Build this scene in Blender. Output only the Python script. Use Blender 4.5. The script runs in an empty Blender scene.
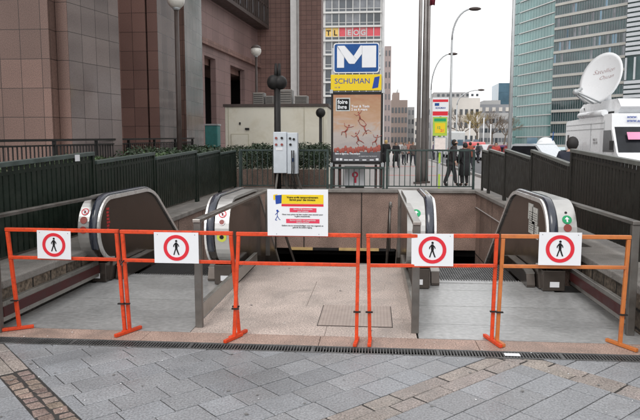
import bpy, bmesh, math, random
from mathutils import Vector, Matrix
R = math.radians
random.seed(7)
S = bpy.context.scene
COL = S.collection
# ------------------------------------------------------------------ camera maths
F = 620.0; YAW = R(5.07); PT = R(6.2); H = 1.65
def at(px, py, Yd):
    """point on the plane Y = Yd seen at photo pixel (px, py)"""
    x = (px-320)/F; y = -(py-210)/F
    fy = math.cos(PT)+y*math.sin(PT); fz = -math.sin(PT)+y*math.cos(PT)
    X = x*math.cos(YAW)-fy*math.sin(YAW); Y = x*math.sin(YAW)+fy*math.cos(YAW)
    t = Yd/Y
    return X*t, H+fz*t
# ------------------------------------------------------------------ materials
def xat(px, Y): return at(px, 142.6, Y)[0]
def newmat(name):
    m = bpy.data.materials.new(name); m.use_nodes = True
    nt = m.node_tree; b = nt.nodes['Principled BSDF']
    return m, nt, b
def N(nt, t, **kw):
    n = nt.nodes.new(t)
    for k, v in kw.items():
        if k in n.inputs: n.inputs[k].default_value = v
        else: setattr(n, k, v)
    return n
def mixc(nt, fac, a, b, mode='MIX'):
    m = nt.nodes.new('ShaderNodeMix'); m.data_type = 'RGBA'; m.blend_type = mode
    for i, v in ((0, fac), (6, a), (7, b)):
        if hasattr(v, 'is_output'): nt.links.new(v, m.inputs[i])
        else: m.inputs[i].default_value = v if i == 0 else (*v[:3], 1)
    return m.outputs[2]
def rampf(nt, src, lo, hi, a=0., b=1.):
    m = nt.nodes.new('ShaderNodeMapRange'); nt.links.new(src, m.inputs[0])
    m.inputs[1].default_value = lo; m.inputs[2].default_value = hi
    m.inputs[3].default_value = a; m.inputs[4].default_value = b
    return m.outputs[0]
def mat(name, c, rough=.6, metal=0., var=.25, scale=2., speck=0., sscale=180., bump=0., bscale=60., rvar=.12, dirt=None, dscale=1.2, attr=False, spec=None, coat=0., trans=0.):
    m, nt, b = newmat(name)
    tc = N(nt, 'ShaderNodeTexCoord')
    n1 = N(nt, 'ShaderNodeTexNoise', Scale=scale, Detail=6., Roughness=.6); nt.links.new(tc.outputs['Object'], n1.inputs['Vector'])
    lo = tuple(x*(1-var) for x in c); hi = tuple(min(1, x*(1+var)) for x in c)
    f = rampf(nt, n1.outputs[0], .3, .7)
    col = mixc(nt, f, lo, hi)
    if speck > 0:
        n2 = N(nt, 'ShaderNodeTexNoise', Scale=sscale, Detail=2.); nt.links.new(tc.outputs['Object'], n2.inputs['Vector'])
        f2 = rampf(nt, n2.outputs[0], .35, .65)
        g = mixc(nt, f2, (1-speck,)*3, (1+speck,)*3)
        col = mixc(nt, 1., col, g, 'MULTIPLY')
    if attr:
        a = N(nt, 'ShaderNodeAttribute', attribute_name='tint')
        col = mixc(nt, 1., col, a.outputs['Color'], 'MULTIPLY')
    if dirt:
        n3 = N(nt, 'ShaderNodeTexNoise', Scale=dscale, Detail=8., Roughness=.7, Distortion=.6); nt.links.new(tc.outputs['Object'], n3.inputs['Vector'])
        f3 = rampf(nt, n3.outputs[0], .5, .72, 0, .8)
        col = mixc(nt, f3, col, dirt)
    nt.links.new(col, b.inputs['Base Color'])
    r = rampf(nt, n1.outputs[0], .3, .7, max(.02, rough-rvar), min(1, rough+rvar))
    nt.links.new(r, b.inputs['Roughness'])
    b.inputs['Metallic'].default_value = metal
    if spec is not None: b.inputs['Specular IOR Level'].default_value = spec
    if coat: b.inputs['Coat Weight'].default_value = coat
    if trans: b.inputs['Transmission Weight'].default_value = trans
    if bump > 0:
        n4 = N(nt, 'ShaderNodeTexNoise', Scale=bscale, Detail=4.); nt.links.new(tc.outputs['Object'], n4.inputs['Vector'])
        bp = N(nt, 'ShaderNodeBump', Strength=bump, Distance=.01); nt.links.new(n4.outputs[0], bp.inputs['Height'])
        nt.links.new(bp.outputs[0], b.inputs['Normal'])
    return m
def brickmat(name, c1, c2, mort, bw, bh, off=0., ms=.008, rough=.5, speck=.25, sscale=90., bump=.4, var=.2, vscale=.35, squash=1., uvoff=(0, 0), metal=0, rowvar=0., rvar=.05):
    m, nt, b = newmat(name)
    uv = N(nt, 'ShaderNodeUVMap'); tc = N(nt, 'ShaderNodeTexCoord')
    mp = N(nt, 'ShaderNodeMapping'); mp.inputs['Location'].default_value = (uvoff[0], uvoff[1], 0)
    nt.links.new(uv.outputs[0], mp.inputs[0])
    br = N(nt, 'ShaderNodeTexBrick', Scale=1.)
    br.offset = off; br.squash = squash
    br.inputs['Mortar Size'].default_value = ms; br.inputs['Brick Width'].default_value = bw; br.inputs['Row Height'].default_value = bh
    br.inputs['Mortar Smooth'].default_value = .3
    br.inputs['Color1'].default_value = (*c1, 1); br.inputs['Color2'].default_value = (*c2, 1); br.inputs['Mortar'].default_value = (*mort, 1)
    nt.links.new(mp.outputs[0], br.inputs['Vector'])
    n1 = N(nt, 'ShaderNodeTexNoise', Scale=vscale, Detail=5.); nt.links.new(tc.outputs['Object'], n1.inputs['Vector'])
    f = rampf(nt, n1.outputs[0], .3, .7)
    g = mixc(nt, f, (1-var,)*3, (1+var,)*3)
    col = mixc(nt, 1., br.outputs['Color'], g, 'MULTIPLY')
    n2 = N(nt, 'ShaderNodeTexNoise', Scale=sscale, Detail=3.); nt.links.new(tc.outputs['Object'], n2.inputs['Vector'])
    g2 = mixc(nt, rampf(nt, n2.outputs[0], .35, .65), (1-speck,)*3, (1+speck,)*3)
    col = mixc(nt, 1., col, g2, 'MULTIPLY')
    nt.links.new(col, b.inputs['Base Color'])
    nt.links.new(rampf(nt, n1.outputs[0], .3, .7, max(0, rough-rvar), rough+rvar), b.inputs['Roughness'])
    b.inputs['Metallic'].default_value = metal
    if bump:
        bp = N(nt, 'ShaderNodeBump', Strength=bump, Distance=.01); bp.invert = True
        nt.links.new(br.outputs['Fac'], bp.inputs['Height']); nt.links.new(bp.outputs[0], b.inputs['Normal'])
    return m
M = {}
M['granite'] = brickmat('red_granite_panels', (.165,.101,.083), (.112,.071,.059), (.022,.015,.013), .47, .62, ms=.007, rough=.45, sscale=60, speck=.3, uvoff=(.1, .28))
M['granite_dark'] = brickmat('brown_granite_panels', (.26,.155,.130), (.185,.11,.095), (.035,.025,.023), .47, .62, ms=.008, rough=.5, sscale=60, speck=.25, uvoff=(.1, .28))
M['granite_polished'] = brickmat('polished_granite_panels', (.19,.155,.145), (.145,.120,.115), (.035,.028,.028), .47, .62, ms=.007, rough=.09, sscale=60, speck=.12, uvoff=(.1, .28), bump=.1, rvar=.06)
M['granite_pink'] = brickmat('pink_granite_panels', (.25,.165,.155), (.215,.145,.135), (.09,.065,.06), 1.1, .8, ms=.012, rough=.5, speck=.15, sscale=30)
M['tower_tile'] = brickmat('brown_tower_tiles', (.215,.125,.105), (.185,.108,.092), (.10,.062,.053), .42, .36, ms=.02, rough=.5, speck=.15, sscale=20)
M['pale_strip'] = mat('pale_stone_strip', (.82,.81,.79), .6, var=.08)
M['pit_slab'] = brickmat('speckled_granite_slabs', (.245,.17,.14), (.205,.145,.12), (.02,.016,.014), 1.55, 1.9, ms=.018, rough=.55, speck=.5, sscale=60, bump=.6, uvoff=(.35, 1.27), var=.3, vscale=1.5)
M['coping'] = mat('grey_coping_stone', (.20,.185,.17), .75, var=.25, scale=3, speck=.25, sscale=120, bump=.3, dirt=(.1,.09,.075), dscale=2.5)
M['rubble'] = brickmat('rubble_stone_courses', (.20,.155,.115), (.10,.08,.062), (.035,.03,.025), .34, .17, off=.5, ms=.014, rough=.85, speck=.5, sscale=28, bump=1., var=.4, vscale=4., squash=1.3)
M['platform'] = mat('pinkish_granite_paving', (.44,.365,.325), .5, var=.16, scale=1.6, speck=.42, sscale=70, bump=.15, bscale=90, dirt=(.23,.2,.18), dscale=1.5, rvar=.15)
M['threshold'] = mat('pink_granite_threshold', (.32,.225,.185), .6, var=.18, scale=4, speck=.42, sscale=85, bump=.15, dirt=(.18,.14,.12), dscale=2.5)
M['slab'] = mat('grey_stone_slab', (.235,.243,.257), .40, var=.13, scale=1.7, speck=.26, sscale=75, bump=.5, bscale=55, attr=True, rvar=.16, dirt=(.16,.163,.17), dscale=1.3)
M['sett'] = mat('pink_stone_sett', (.215,.165,.142), .6, var=.25, scale=9, speck=.4, sscale=90, bump=.8, bscale=35, attr=True)
M['joint'] = mat('dark_joint_soil', (.028,.025,.023), .95, var=.4, scale=12, bump=.5)
M['ground'] = mat('pale_street_paving', (.34,.32,.31), .7, var=.12, scale=.7, speck=.12, sscale=30)
M['asphalt'] = mat('street_asphalt', (.10,.10,.105), .7, var=.2, scale=.8, speck=.2, sscale=40)
M['soil'] = mat('planter_soil', (.05,.04,.03), .95, var=.4, scale=6, bump=.6)
M['kerb'] = mat('kerb_stone', (.38,.37,.36), .7, var=.15)
M['redline'] = mat('faded_red_paint', (.5,.2,.18), .7, var=.2, scale=3)
M['fence_g'] = mat('dark_green_fence_paint', (.010,.017,.012), .4, var=.3, scale=5, speck=.2, sscale=60, dirt=(.03,.036,.028), dscale=4)
M['fence_b'] = mat('dark_brown_green_fence_paint', (.022,.021,.018), .42, var=.3, scale=5, speck=.2, sscale=60, dirt=(.036,.035,.03), dscale=4)
M['fence_cap'] = mat('worn_fence_rail_paint', (.05,.07,.064), .4, var=.3, scale=8)
M['fence_capb'] = mat('worn_grey_rail_paint', (.11,.115,.105), .4, var=.3, scale=8)
M['rail_green'] = mat('grey_green_railing_paint', (.035,.052,.048), .45, var=.3, scale=6)
M['rust'] = mat('dark_red_brown_paint', (.07,.032,.028), .5, var=.3, scale=8)
M['steel'] = mat('brushed_steel', (.36,.345,.32), .34, .9, var=.15, scale=6, rvar=.1, dirt=(.3,.27,.24), dscale=5)
M['steel_dull'] = mat('dull_grey_steel', (.17,.16,.148), .42, .75, var=.25, scale=5, rvar=.12, dirt=(.16,.13,.11), dscale=6)
M['steel_bright'] = mat('bright_steel_edge', (.80,.79,.77), .3, .6, var=.04, scale=6)
M['esc_panel'] = mat('dark_smoked_steel_panel', (.085,.070,.060), .2, .6, var=.15, scale=2, rvar=.08, dirt=(.06,.05,.044), dscale=3)
M['esc_deck'] = mat('pale_steel_deck', (.50,.495,.48), .36, .75, var=.12, scale=5, rvar=.1)
M['step'] = mat('dark_grooved_step_metal', (.07,.07,.07), .45, .6, var=.3, scale=6)
M['rubber'] = mat('black_handrail_rubber', (.022,.027,.042), .22, var=.3, scale=8, coat=.5)
M['dark'] = mat('black_metal_and_shade', (.018,.017,.017), .5, var=.3, scale=8)
M['black'] = mat('black_print', (.01,.01,.011), .6, var=.1)
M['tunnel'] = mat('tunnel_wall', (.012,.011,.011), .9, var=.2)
M['maroon'] = mat('maroon_bumper_strip', (.05,.012,.012), .4, var=.25, scale=6)
M['plate'] = None
M['orange'] = mat('orange_red_barrier_paint', (.62,.058,.013), .42, var=.22, scale=7, dirt=(.30,.035,.015), dscale=22, rvar=.15, bump=.3, bscale=90)
M['amber'] = mat('faded_orange_barrier_paint', (.50,.155,.035), .42, var=.14, scale=9, dirt=(.35,.10,.04), dscale=9, rvar=.1)
M['white'] = mat('white_sign_board', (.70,.71,.735), .5, var=.03, scale=3)
M['whitep'] = mat('white_paint', (.72,.73,.74), .35, var=.08, scale=3)
M['truckwhite'] = mat('white_vehicle_paint', (.78,.80,.82), .28, rvar=.02, var=.015, scale=2, coat=.4)
M['red'] = mat('red_print', (.62,.025,.04), .5, var=.06)
M['redbox'] = mat('crimson_print', (.66,.05,.10), .5, var=.05)
M['blue'] = mat('blue_sign_face', (.006,.065,.24), .3, var=.1, scale=3)
M['yellow'] = mat('yellow_sign_face', (.72,.52,.015), .4, var=.05)
M['navy'] = mat('navy_print', (.02,.06,.30), .5, var=.1)
M['green'] = mat('green_print', (.02,.30,.12), .4, var=.1)
M['lime'] = mat('lime_sign_face', (.34,.50,.05), .4, var=.1)
M['limering'] = mat('yellow_green_ring', (.55,.60,.08), .4, var=.08)
M['brownred'] = mat('brown_red_button', (.25,.05,.04), .4, var=.1)
M['cream'] = mat('cream_cabin_panel', (.62,.59,.50), .5, var=.07, scale=1.2, dirt=(.5,.45,.34), dscale=1)
M['creamline'] = mat('cream_cabin_trim', (.42,.39,.3), .5, var=.1)
M['cabgrey'] = mat('pale_grey_cabinet', (.52,.56,.60), .4, rvar=.04, var=.07, scale=6)
M['pink'] = mat('pink_print', (.75,.28,.45), .6, var=.1)
M['globe'] = mat('milky_globe_glass', (.62,.60,.55), .2, var=.15, scale=3, coat=.5)
M['pole'] = mat('grey_pole_metal', (.42,.44,.45), .45, .3, var=.15, scale=2)
M['poledark'] = mat('dark_lamp_pole', (.06,.045,.04), .45, var=.25, scale=3)
M['flagpole'] = mat('flagpole_metal', (.30,.28,.27), .35, .6, var=.25, scale=1)
M['glass'] = mat('dark_window_glass', (.045,.055,.065), .08, var=.5, scale=.15, spec=.8)
M['glassv'] = mat('dark_vehicle_glass', (.018,.02,.024), .18, var=.3, rvar=.02, spec=.25)
M['glass2'] = mat('grey_window_glass', (.13,.14,.155), .12, var=.55, scale=.3, spec=.8)
M['glassblue'] = mat('blue_window_glass', (.10,.18,.24), .1, var=.4, scale=.08, spec=.8)
M['teal'] = mat('teal_curtain_glass', (.11,.215,.21), .1, var=.35, scale=.06, spec=1.)
M['tealdark'] = mat('dark_teal_glass', (.03,.06,.062), .12, var=.7, scale=.12, spec=.8)
M['concrete'] = mat('white_facade_concrete', (.50,.50,.49), .7, var=.06, scale=.1)
M['beige'] = mat('beige_spandrel', (.37,.36,.33), .6, var=.12, scale=.2)
M['facade_brown'] = mat('taupe_facade', (.34,.27,.24), .7, var=.12, scale=.1)
M['facade_grey'] = mat('grey_facade', (.40,.40,.40), .7, var=.12, scale=.1)
M['facade_white'] = mat('pale_facade', (.60,.57,.53), .7, var=.1, scale=.1)
M['facade_pink'] = mat('pinkish_facade', (.55,.45,.43), .7, var=.1, scale=.1)
M['roof'] = mat('slate_roof', (.24,.25,.27), .7, var=.15, scale=.2)
M['slat'] = mat('pale_louvre', (.42,.44,.46), .5, var=.1, scale=.3)
M['tyre'] = mat('tyre_rubber', (.02,.02,.02), .8, var=.2)
M['rim'] = mat('wheel_rim', (.35,.35,.36), .35, .8, var=.1)
M['bark'] = mat('tree_bark', (.10,.078,.06), .9, var=.3, scale=3)
M['twig'] = mat('brown_twigs', (.16,.12,.085), .9, var=.3, scale=1)
M['skin'] = mat('skin', (.48,.29,.21), .55, var=.08)
M['screen'] = mat('pale_glass_shelter', (.45,.52,.52), .2, var=.15, scale=1)
for k_, v_ in (('dark', .2), ('black', .15), ('fence_g', .22), ('fence_b', .22), ('rail_green', .3), ('esc_panel', .5), ('poledark', .3), ('rust', .25), ('blue', .25), ('navy', .2), ('red', .25), ('redbox', .25), ('yellow', .3),
               ('maroon', .25), ('orange', .35), ('green', .2), ('tunnel', .1), ('step', .3), ('tyre', .15), ('granite', .3), ('granite_dark', .3), ('pit_slab', .3), ('granite_pink', .3), ('tower_tile', .3)):
    M[k_].node_tree.nodes['Principled BSDF'].inputs['Specular IOR Level'].default_value = v_
def plainmat(name, c, rough=.6): return mat(name, c, rough, var=.18, scale=6)

def leafmat(name, c):
    m, nt, b = newmat(name)
    g = N(nt, 'ShaderNodeNewGeometry'); tc = N(nt, 'ShaderNodeTexCoord')
    n1 = N(nt, 'ShaderNodeTexNoise', Scale=2.2, Detail=3.); nt.links.new(tc.outputs['Object'], n1.inputs['Vector'])
    ad = N(nt, 'ShaderNodeMath', operation='ADD'); nt.links.new(g.outputs['Random Per Island'], ad.inputs[0]); nt.links.new(n1.outputs[0], ad.inputs[1])
    col = mixc(nt, rampf(nt, ad.outputs[0], .35, 1.4), tuple(x*.45 for x in c), tuple(x*1.7 for x in c))
    nt.links.new(col, b.inputs['Base Color']); b.inputs['Roughness'].default_value = .5
    return m
M['leaf'] = leafmat('hedge_leaf', (.035,.062,.02))
M['leafd'] = leafmat('dark_hedge_leaf', (.02,.036,.016))

def platemat():
    m, nt, b = newmat('ribbed_metal_landing_plate')
    tc = N(nt, 'ShaderNodeTexCoord'); sp = N(nt, 'ShaderNodeSeparateXYZ'); nt.links.new(tc.outputs['Object'], sp.inputs[0])
    def wave(axis, freq):
        mu = N(nt, 'ShaderNodeMath', operation='MULTIPLY'); nt.links.new(sp.outputs[axis], mu.inputs[0]); mu.inputs[1].default_value = freq
        s = N(nt, 'ShaderNodeMath', operation='SINE'); nt.links.new(mu.outputs[0], s.inputs[0]); return s.outputs[0]
    w = wave('Y', 2*math.pi/.045)
    n1 = N(nt, 'ShaderNodeTexNoise', Scale=1.6, Detail=7., Roughness=.65); nt.links.new(tc.outputs['Object'], n1.inputs['Vector'])
    n2 = N(nt, 'ShaderNodeTexNoise', Scale=22., Detail=6.); nt.links.new(tc.outputs['Object'], n2.inputs['Vector'])
    col = mixc(nt, rampf(nt, n1.outputs[0], .3, .72), (.34,.342,.34), (.46,.462,.46))
    col = mixc(nt, 1., col, mixc(nt, rampf(nt, w, -1, 1), (.95,)*3, (1.03,)*3), 'MULTIPLY')
    col = mixc(nt, 1., col, mixc(nt, rampf(nt, n2.outputs[0], .3, .7), (.8,)*3, (1.15,)*3), 'MULTIPLY')
    nt.links.new(col, b.inputs['Base Color'])
    nt.links.new(rampf(nt, n1.outputs[0], .3, .7, .27, .42), b.inputs['Roughness'])
    b.inputs['Metallic'].default_value = .35
    bp = N(nt, 'ShaderNodeBump', Strength=.16, Distance=.003); nt.links.new(w, bp.inputs['Height']); nt.links.new(bp.outputs[0], b.inputs['Normal'])
    return m
M['plate'] = platemat()
def checkmat():
    m, nt, b = newmat('chequered_cover_plate')
    tc = N(nt, 'ShaderNodeTexCoord'); mp = N(nt, 'ShaderNodeMapping'); mp.inputs['Rotation'].default_value = (0, 0, R(45)); nt.links.new(tc.outputs['Object'], mp.inputs[0])
    ch = N(nt, 'ShaderNodeTexChecker', Scale=45.); nt.links.new(mp.outputs[0], ch.inputs[0])
    n1 = N(nt, 'ShaderNodeTexNoise', Scale=8., Detail=5.); nt.links.new(tc.outputs['Object'], n1.inputs['Vector'])
    c = mixc(nt, ch.outputs['Fac'], (.36,.29,.255), (.44,.365,.325))
    c = mixc(nt, 1., c, mixc(nt, n1.outputs[0], (.75,)*3, (1.2,)*3), 'MULTIPLY')
    nt.links.new(c, b.inputs['Base Color']); b.inputs['Roughness'].default_value = .5; b.inputs['Metallic'].default_value = .2
    bp = N(nt, 'ShaderNodeBump', Strength=.5, Distance=.003); nt.links.new(ch.outputs['Fac'], bp.inputs['Height']); nt.links.new(bp.outputs[0], b.inputs['Normal'])
    return m
M['check'] = checkmat()
def postermat():
    m, nt, b = newmat('printed_poster_picture')
    tc = N(nt, 'ShaderNodeTexCoord'); sp = N(nt, 'ShaderNodeSeparateXYZ'); nt.links.new(tc.outputs['Generated'], sp.inputs[0])
    n1 = N(nt, 'ShaderNodeTexNoise', Scale=3., Detail=6., Distortion=1.2); mp = N(nt, 'ShaderNodeMapping'); mp.inputs['Scale'].default_value = (1, 1, 3)
    nt.links.new(tc.outputs['Generated'], mp.inputs[0]); nt.links.new(mp.outputs[0], n1.inputs['Vector'])
    ad = N(nt, 'ShaderNodeMath', operation='MULTIPLY_ADD'); nt.links.new(n1.outputs[0], ad.inputs[0]); ad.inputs[1].default_value = .8; nt.links.new(sp.outputs['Z'], ad.inputs[2])
    r = N(nt, 'ShaderNodeValToRGB'); nt.links.new(rampf(nt, ad.outputs[0], .2, 1.5), r.inputs[0])
    e = r.color_ramp.elements; e[0].position = 0; e[0].color = (.30,.27,.27,1); e[1].position = 1; e[1].color = (.34,.14,.07,1)
    for p, c in ((.4, (.40,.35,.32,1)), (.55, (.42,.27,.18,1)), (.75, (.38,.22,.12,1))):
        q = e.new(p); q.color = c
    nt.links.new(r.outputs[0], b.inputs['Base Color']); b.inputs['Roughness'].default_value = .25
    return m
M['poster'] = postermat()
# ------------------------------------------------------------------ mesh builder
def origin(o):
    v = Vector((0, 0, 0))
    while o is not None: v += o.location; o = o.parent
    return v
class MB:
    def __init__(s): s.v = []; s.f = []; s.m = []; s.sm = []; s.tint = None
    def add(s, vs, fs, mi=0, smooth=False):
        b = len(s.v); s.v += [Vector(p) for p in vs]
        for f in fs: s.f.append([b+i for i in f]); s.m.append(mi); s.sm.append(smooth)
    def box(s, x0, x1, y0, y1, z0, z1, mi=0):
        if x0 > x1: x0, x1 = x1, x0
        if y0 > y1: y0, y1 = y1, y0
        if z0 > z1: z0, z1 = z1, z0
        vs = [(x0,y0,z0),(x1,y0,z0),(x1,y1,z0),(x0,y1,z0),(x0,y0,z1),(x1,y0,z1),(x1,y1,z1),(x0,y1,z1)]
        s.add(vs, [(0,3,2,1),(4,5,6,7),(0,1,5,4),(1,2,6,5),(2,3,7,6),(3,0,4,7)], mi); return s
    def bar(s, p, q, w, h, mi=0, up=(0,0,1)):
        p = Vector(p); q = Vector(q); d = (q-p).normalized(); up = Vector(up)
        if abs(d.dot(up)) > .98: up = Vector((0,1,0))
        a = d.cross(up).normalized()*w/2; c = a.cross(d).normalized()*h/2
        vs = [p-a-c, p+a-c, p+a+c, p-a+c, q-a-c, q+a-c, q+a+c, q-a+c]
        s.add(vs, [(0,1,2,3),(7,6,5,4),(0,4,5,1),(1,5,6,2),(2,6,7,3),(3,7,4,0)], mi); return s
    def tube(s, pts, rs, n=10, mi=0, caps=True):
        pts = [Vector(p) for p in pts]
        if not hasattr(rs, '__len__'): rs = [rs]*len(pts)
        vs = []; prev = None
        for i, p in enumerate(pts):
            d = (pts[min(i+1, len(pts)-1)]-pts[max(i-1, 0)]).normalized()
            if prev is None:
                u = Vector((1,0,0)) if abs(d.x) < .9 else Vector((0,1,0))
                a = d.cross(u).normalized()
            else: a = (prev-d*prev.dot(d)).normalized()
            prev = a; c = d.cross(a)
            for k in range(n):
                t = 2*math.pi*k/n; vs.append(p+(a*math.cos(t)+c*math.sin(t))*rs[i])
        fs = []
        for i in range(len(pts)-1):
            for k in range(n): fs.append((i*n+k, i*n+(k+1)%n, (i+1)*n+(k+1)%n, (i+1)*n+k))
        s.add(vs, fs, mi, True)
        if caps:
            L = (len(pts)-1)*n; b = len(s.v)-len(vs)
            s.f.append([b+k for k in reversed(range(n))]); s.m.append(mi); s.sm.append(False)
            s.f.append([b+L+k for k in range(n)]); s.m.append(mi); s.sm.append(False)
        return s
    def ball(s, c, rx, ry=None, rz=None, n=16, mi=0, z0=-1., z1=1.):
        ry = ry or rx; rz = rz or rx; vs = []; m = n//2; c = Vector(c)
        a0 = math.asin(z0); a1 = math.asin(z1)
        for i in range(m+1):
            la = a0+(a1-a0)*i/m
            for k in range(n):
                t = 2*math.pi*k/n; vs.append(c+Vector((rx*math.cos(la)*math.cos(t), ry*math.cos(la)*math.sin(t), rz*math.sin(la))))
        fs = [(i*n+k, i*n+(k+1)%n, (i+1)*n+(k+1)%n, (i+1)*n+k) for i in range(m) for k in range(n)]
        s.add(vs, fs, mi, True); return s
    def prism(s, poly, axis, a0, a1, mi=0, smooth=False):
        """poly 2D; axis 'x': (y,z) extruded in x; 'y': (x,z); 'z': (x,y)"""
        def P(p, a): return {'x': (a, p[0], p[1]), 'y': (p[0], a, p[1]), 'z': (p[0], p[1], a)}[axis]
        n = len(poly); vs = [P(p, a0) for p in poly]+[P(p, a1) for p in poly]
        ar = sum(poly[i][0]*poly[(i+1)%n][1]-poly[(i+1)%n][0]*poly[i][1] for i in range(n))
        flip = (ar > 0) != (axis == 'y')
        if a1 < a0: flip = not flip
        A = list(range(n)); B = [n+i for i in range(n)]
        side = [(i, (i+1)%n, n+(i+1)%n, n+i) for i in range(n)]
        if flip: fs = [tuple(reversed(A)), tuple(B)]
        else: fs = [tuple(A), tuple(reversed(B))]; side = [tuple(reversed(q)) for q in side]
        s.add(vs, fs, mi); s.add(vs, side, mi, smooth); return s
    def disc(s, c, nrm, r, r0=0., th=.003, n=24, mi=0):
        c = Vector(c); nrm = Vector(nrm).normalized(); u = Vector((1,0,0)) if abs(nrm.x) < .8 else Vector((0,0,1))
        a = nrm.cross(u).normalized(); b = nrm.cross(a)
        ring = lambda rr, off: [c+nrm*off+(a*math.cos(2*math.pi*k/n)+b*math.sin(2*math.pi*k/n))*rr for k in range(n)]
        if r0 <= 0:
            vs = ring(r, 0)+ring(r, th); s.add(vs, [tuple(range(n, 2*n))]+[(k, (k+1)%n, n+(k+1)%n, n+k) for k in range(n)], mi)
        else:
            vs = ring(r, 0)+ring(r, th)+ring(r0, th)+ring(r0, 0)
            fs = []
            for k in range(n):
                j = (k+1)%n; fs += [(k, j, n+j, n+k), (n+k, n+j, 2*n+j, 2*n+k), (2*n+k, 2*n+j, 3*n+j, 3*n+k)]
            s.add(vs, fs, mi)
        return s
    def build(s, name, mats, parent=None, bevel=0, kind=None, label=None, cat=None, group=None):
        me = bpy.data.meshes.new(name); off = origin(parent) if parent else Vector((0,0,0))
        me.from_pydata([v-off for v in s.v], [], s.f)
        if not isinstance(mats, (list, tuple)): mats = [mats]
        for m in mats: me.materials.append(M[m] if isinstance(m, str) else m)
        uv = me.uv_layers.new(name='UVMap'); ud = uv.data
        for i, p in enumerate(me.polygons):
            p.material_index = s.m[i]; p.use_smooth = s.sm[i]
            n = p.normal
            if abs(n.z) < .7:
                t = Vector((-n.y, n.x, 0)).normalized()
                for li in p.loop_indices:
                    v = s.v[me.loops[li].vertex_index]; ud[li].uv = (v.dot(t), v.z)
            else:
                for li in p.loop_indices:
                    v = s.v[me.loops[li].vertex_index]; ud[li].uv = (v.x, v.y)
        if s.tint:
            ca = me.color_attributes.new('tint', 'FLOAT_COLOR', 'CORNER')
            for i, p in enumerate(me.polygons):
                t = s.tint[i] if i < len(s.tint) else (1, 1, 1)
                for li in p.loop_indices: ca.data[li].color = (*t, 1)
        o = bpy.data.objects.new(name, me); COL.objects.link(o)
        if parent: o.parent = parent
        if bevel:
            b = o.modifiers.new('bevel', 'BEVEL'); b.width = bevel; b.segments = 2; b.limit_method = 'ANGLE'; b.angle_limit = R(40)
        tag(o, label, cat, group, kind)
        return o
def tag(o, label=None, cat=None, group=None, kind=None):
    if label: o['label'] = label
    if cat: o['category'] = cat
    if group: o['group'] = group
    if kind: o['kind'] = kind
    return o
def thing(name, label, cat, loc=(0,0,0), group=None):
    o = bpy.data.objects.new(name, None); COL.objects.link(o); o.location = loc; o.empty_display_size = .2
    return tag(o, label, cat, group)
def copy_tree(o, parent=None):
    c = o.copy(); COL.objects.link(c); c.parent = parent
    for ch in list(o.children): copy_tree(ch, c)
    return c
FONT_CACHE = {}
def text(s, size, loc, m, parent, name='lettering', rot=(90, 0, 0), align='LEFT', shear=0., bold=0., sx=1., label=None):
    cu = bpy.data.curves.new('t', 'FONT'); cu.body = s; cu.size = size; cu.extrude = .0015; cu.align_x = align; cu.shear = shear; cu.offset = bold; cu.space_line = .9
    cu.resolution_u = 3
    o = bpy.data.objects.new('t', cu); COL.objects.link(o)
    dg = bpy.context.evaluated_depsgraph_get(); dg.update()
    me = bpy.data.meshes.new_from_object(o.evaluated_get(dg)); bpy.data.objects.remove(o); bpy.data.curves.remove(cu)
    mw = Matrix.LocRotScale(Vector(loc)-(origin(parent) if parent else Vector()), Matrix.Rotation(R(rot[2]), 3, 'Z') @ Matrix.Rotation(R(rot[0]), 3, 'X'), Vector((sx, 1, 1)))
    me.transform(mw); me.materials.clear(); me.materials.append(M[m])
    t = bpy.data.objects.new(name, me); COL.objects.link(t); t.parent = parent
    if label: t['label'] = label
    return t
# ================================================================== SETTING
FX0, FX1, PY0, PY1 = -3.42, 2.66, 8.35, 16.5       # the stair pit
YL = -3.75; YR = 2.8
def groundsheet():
    mb = MB(); xs = [-400, -3.55, 2.62, 4.4, 400]; ys = [-30, 5.14, 16.75, 900]
    z = {}
    for i in range(4):
        for j in range(3):
            if j == 1 and i == 1: continue
            mb.add([(xs[i], ys[j], -.03), (xs[i+1], ys[j], -.03), (xs[i+1], ys[j+1], -.03), (xs[i], ys[j+1], -.03)], [(0,1,2,3)])
    mb.build('ground', 'ground', kind='structure')
groundsheet()
MB().box(5.2, 15, -20, 420, -.026, -.022).build('road', 'asphalt', kind='structure')
MB().box(5.05, 5.2, -20, 420, -.026, .1).build('kerb', 'kerb', bevel=.01, kind='structure')
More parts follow.
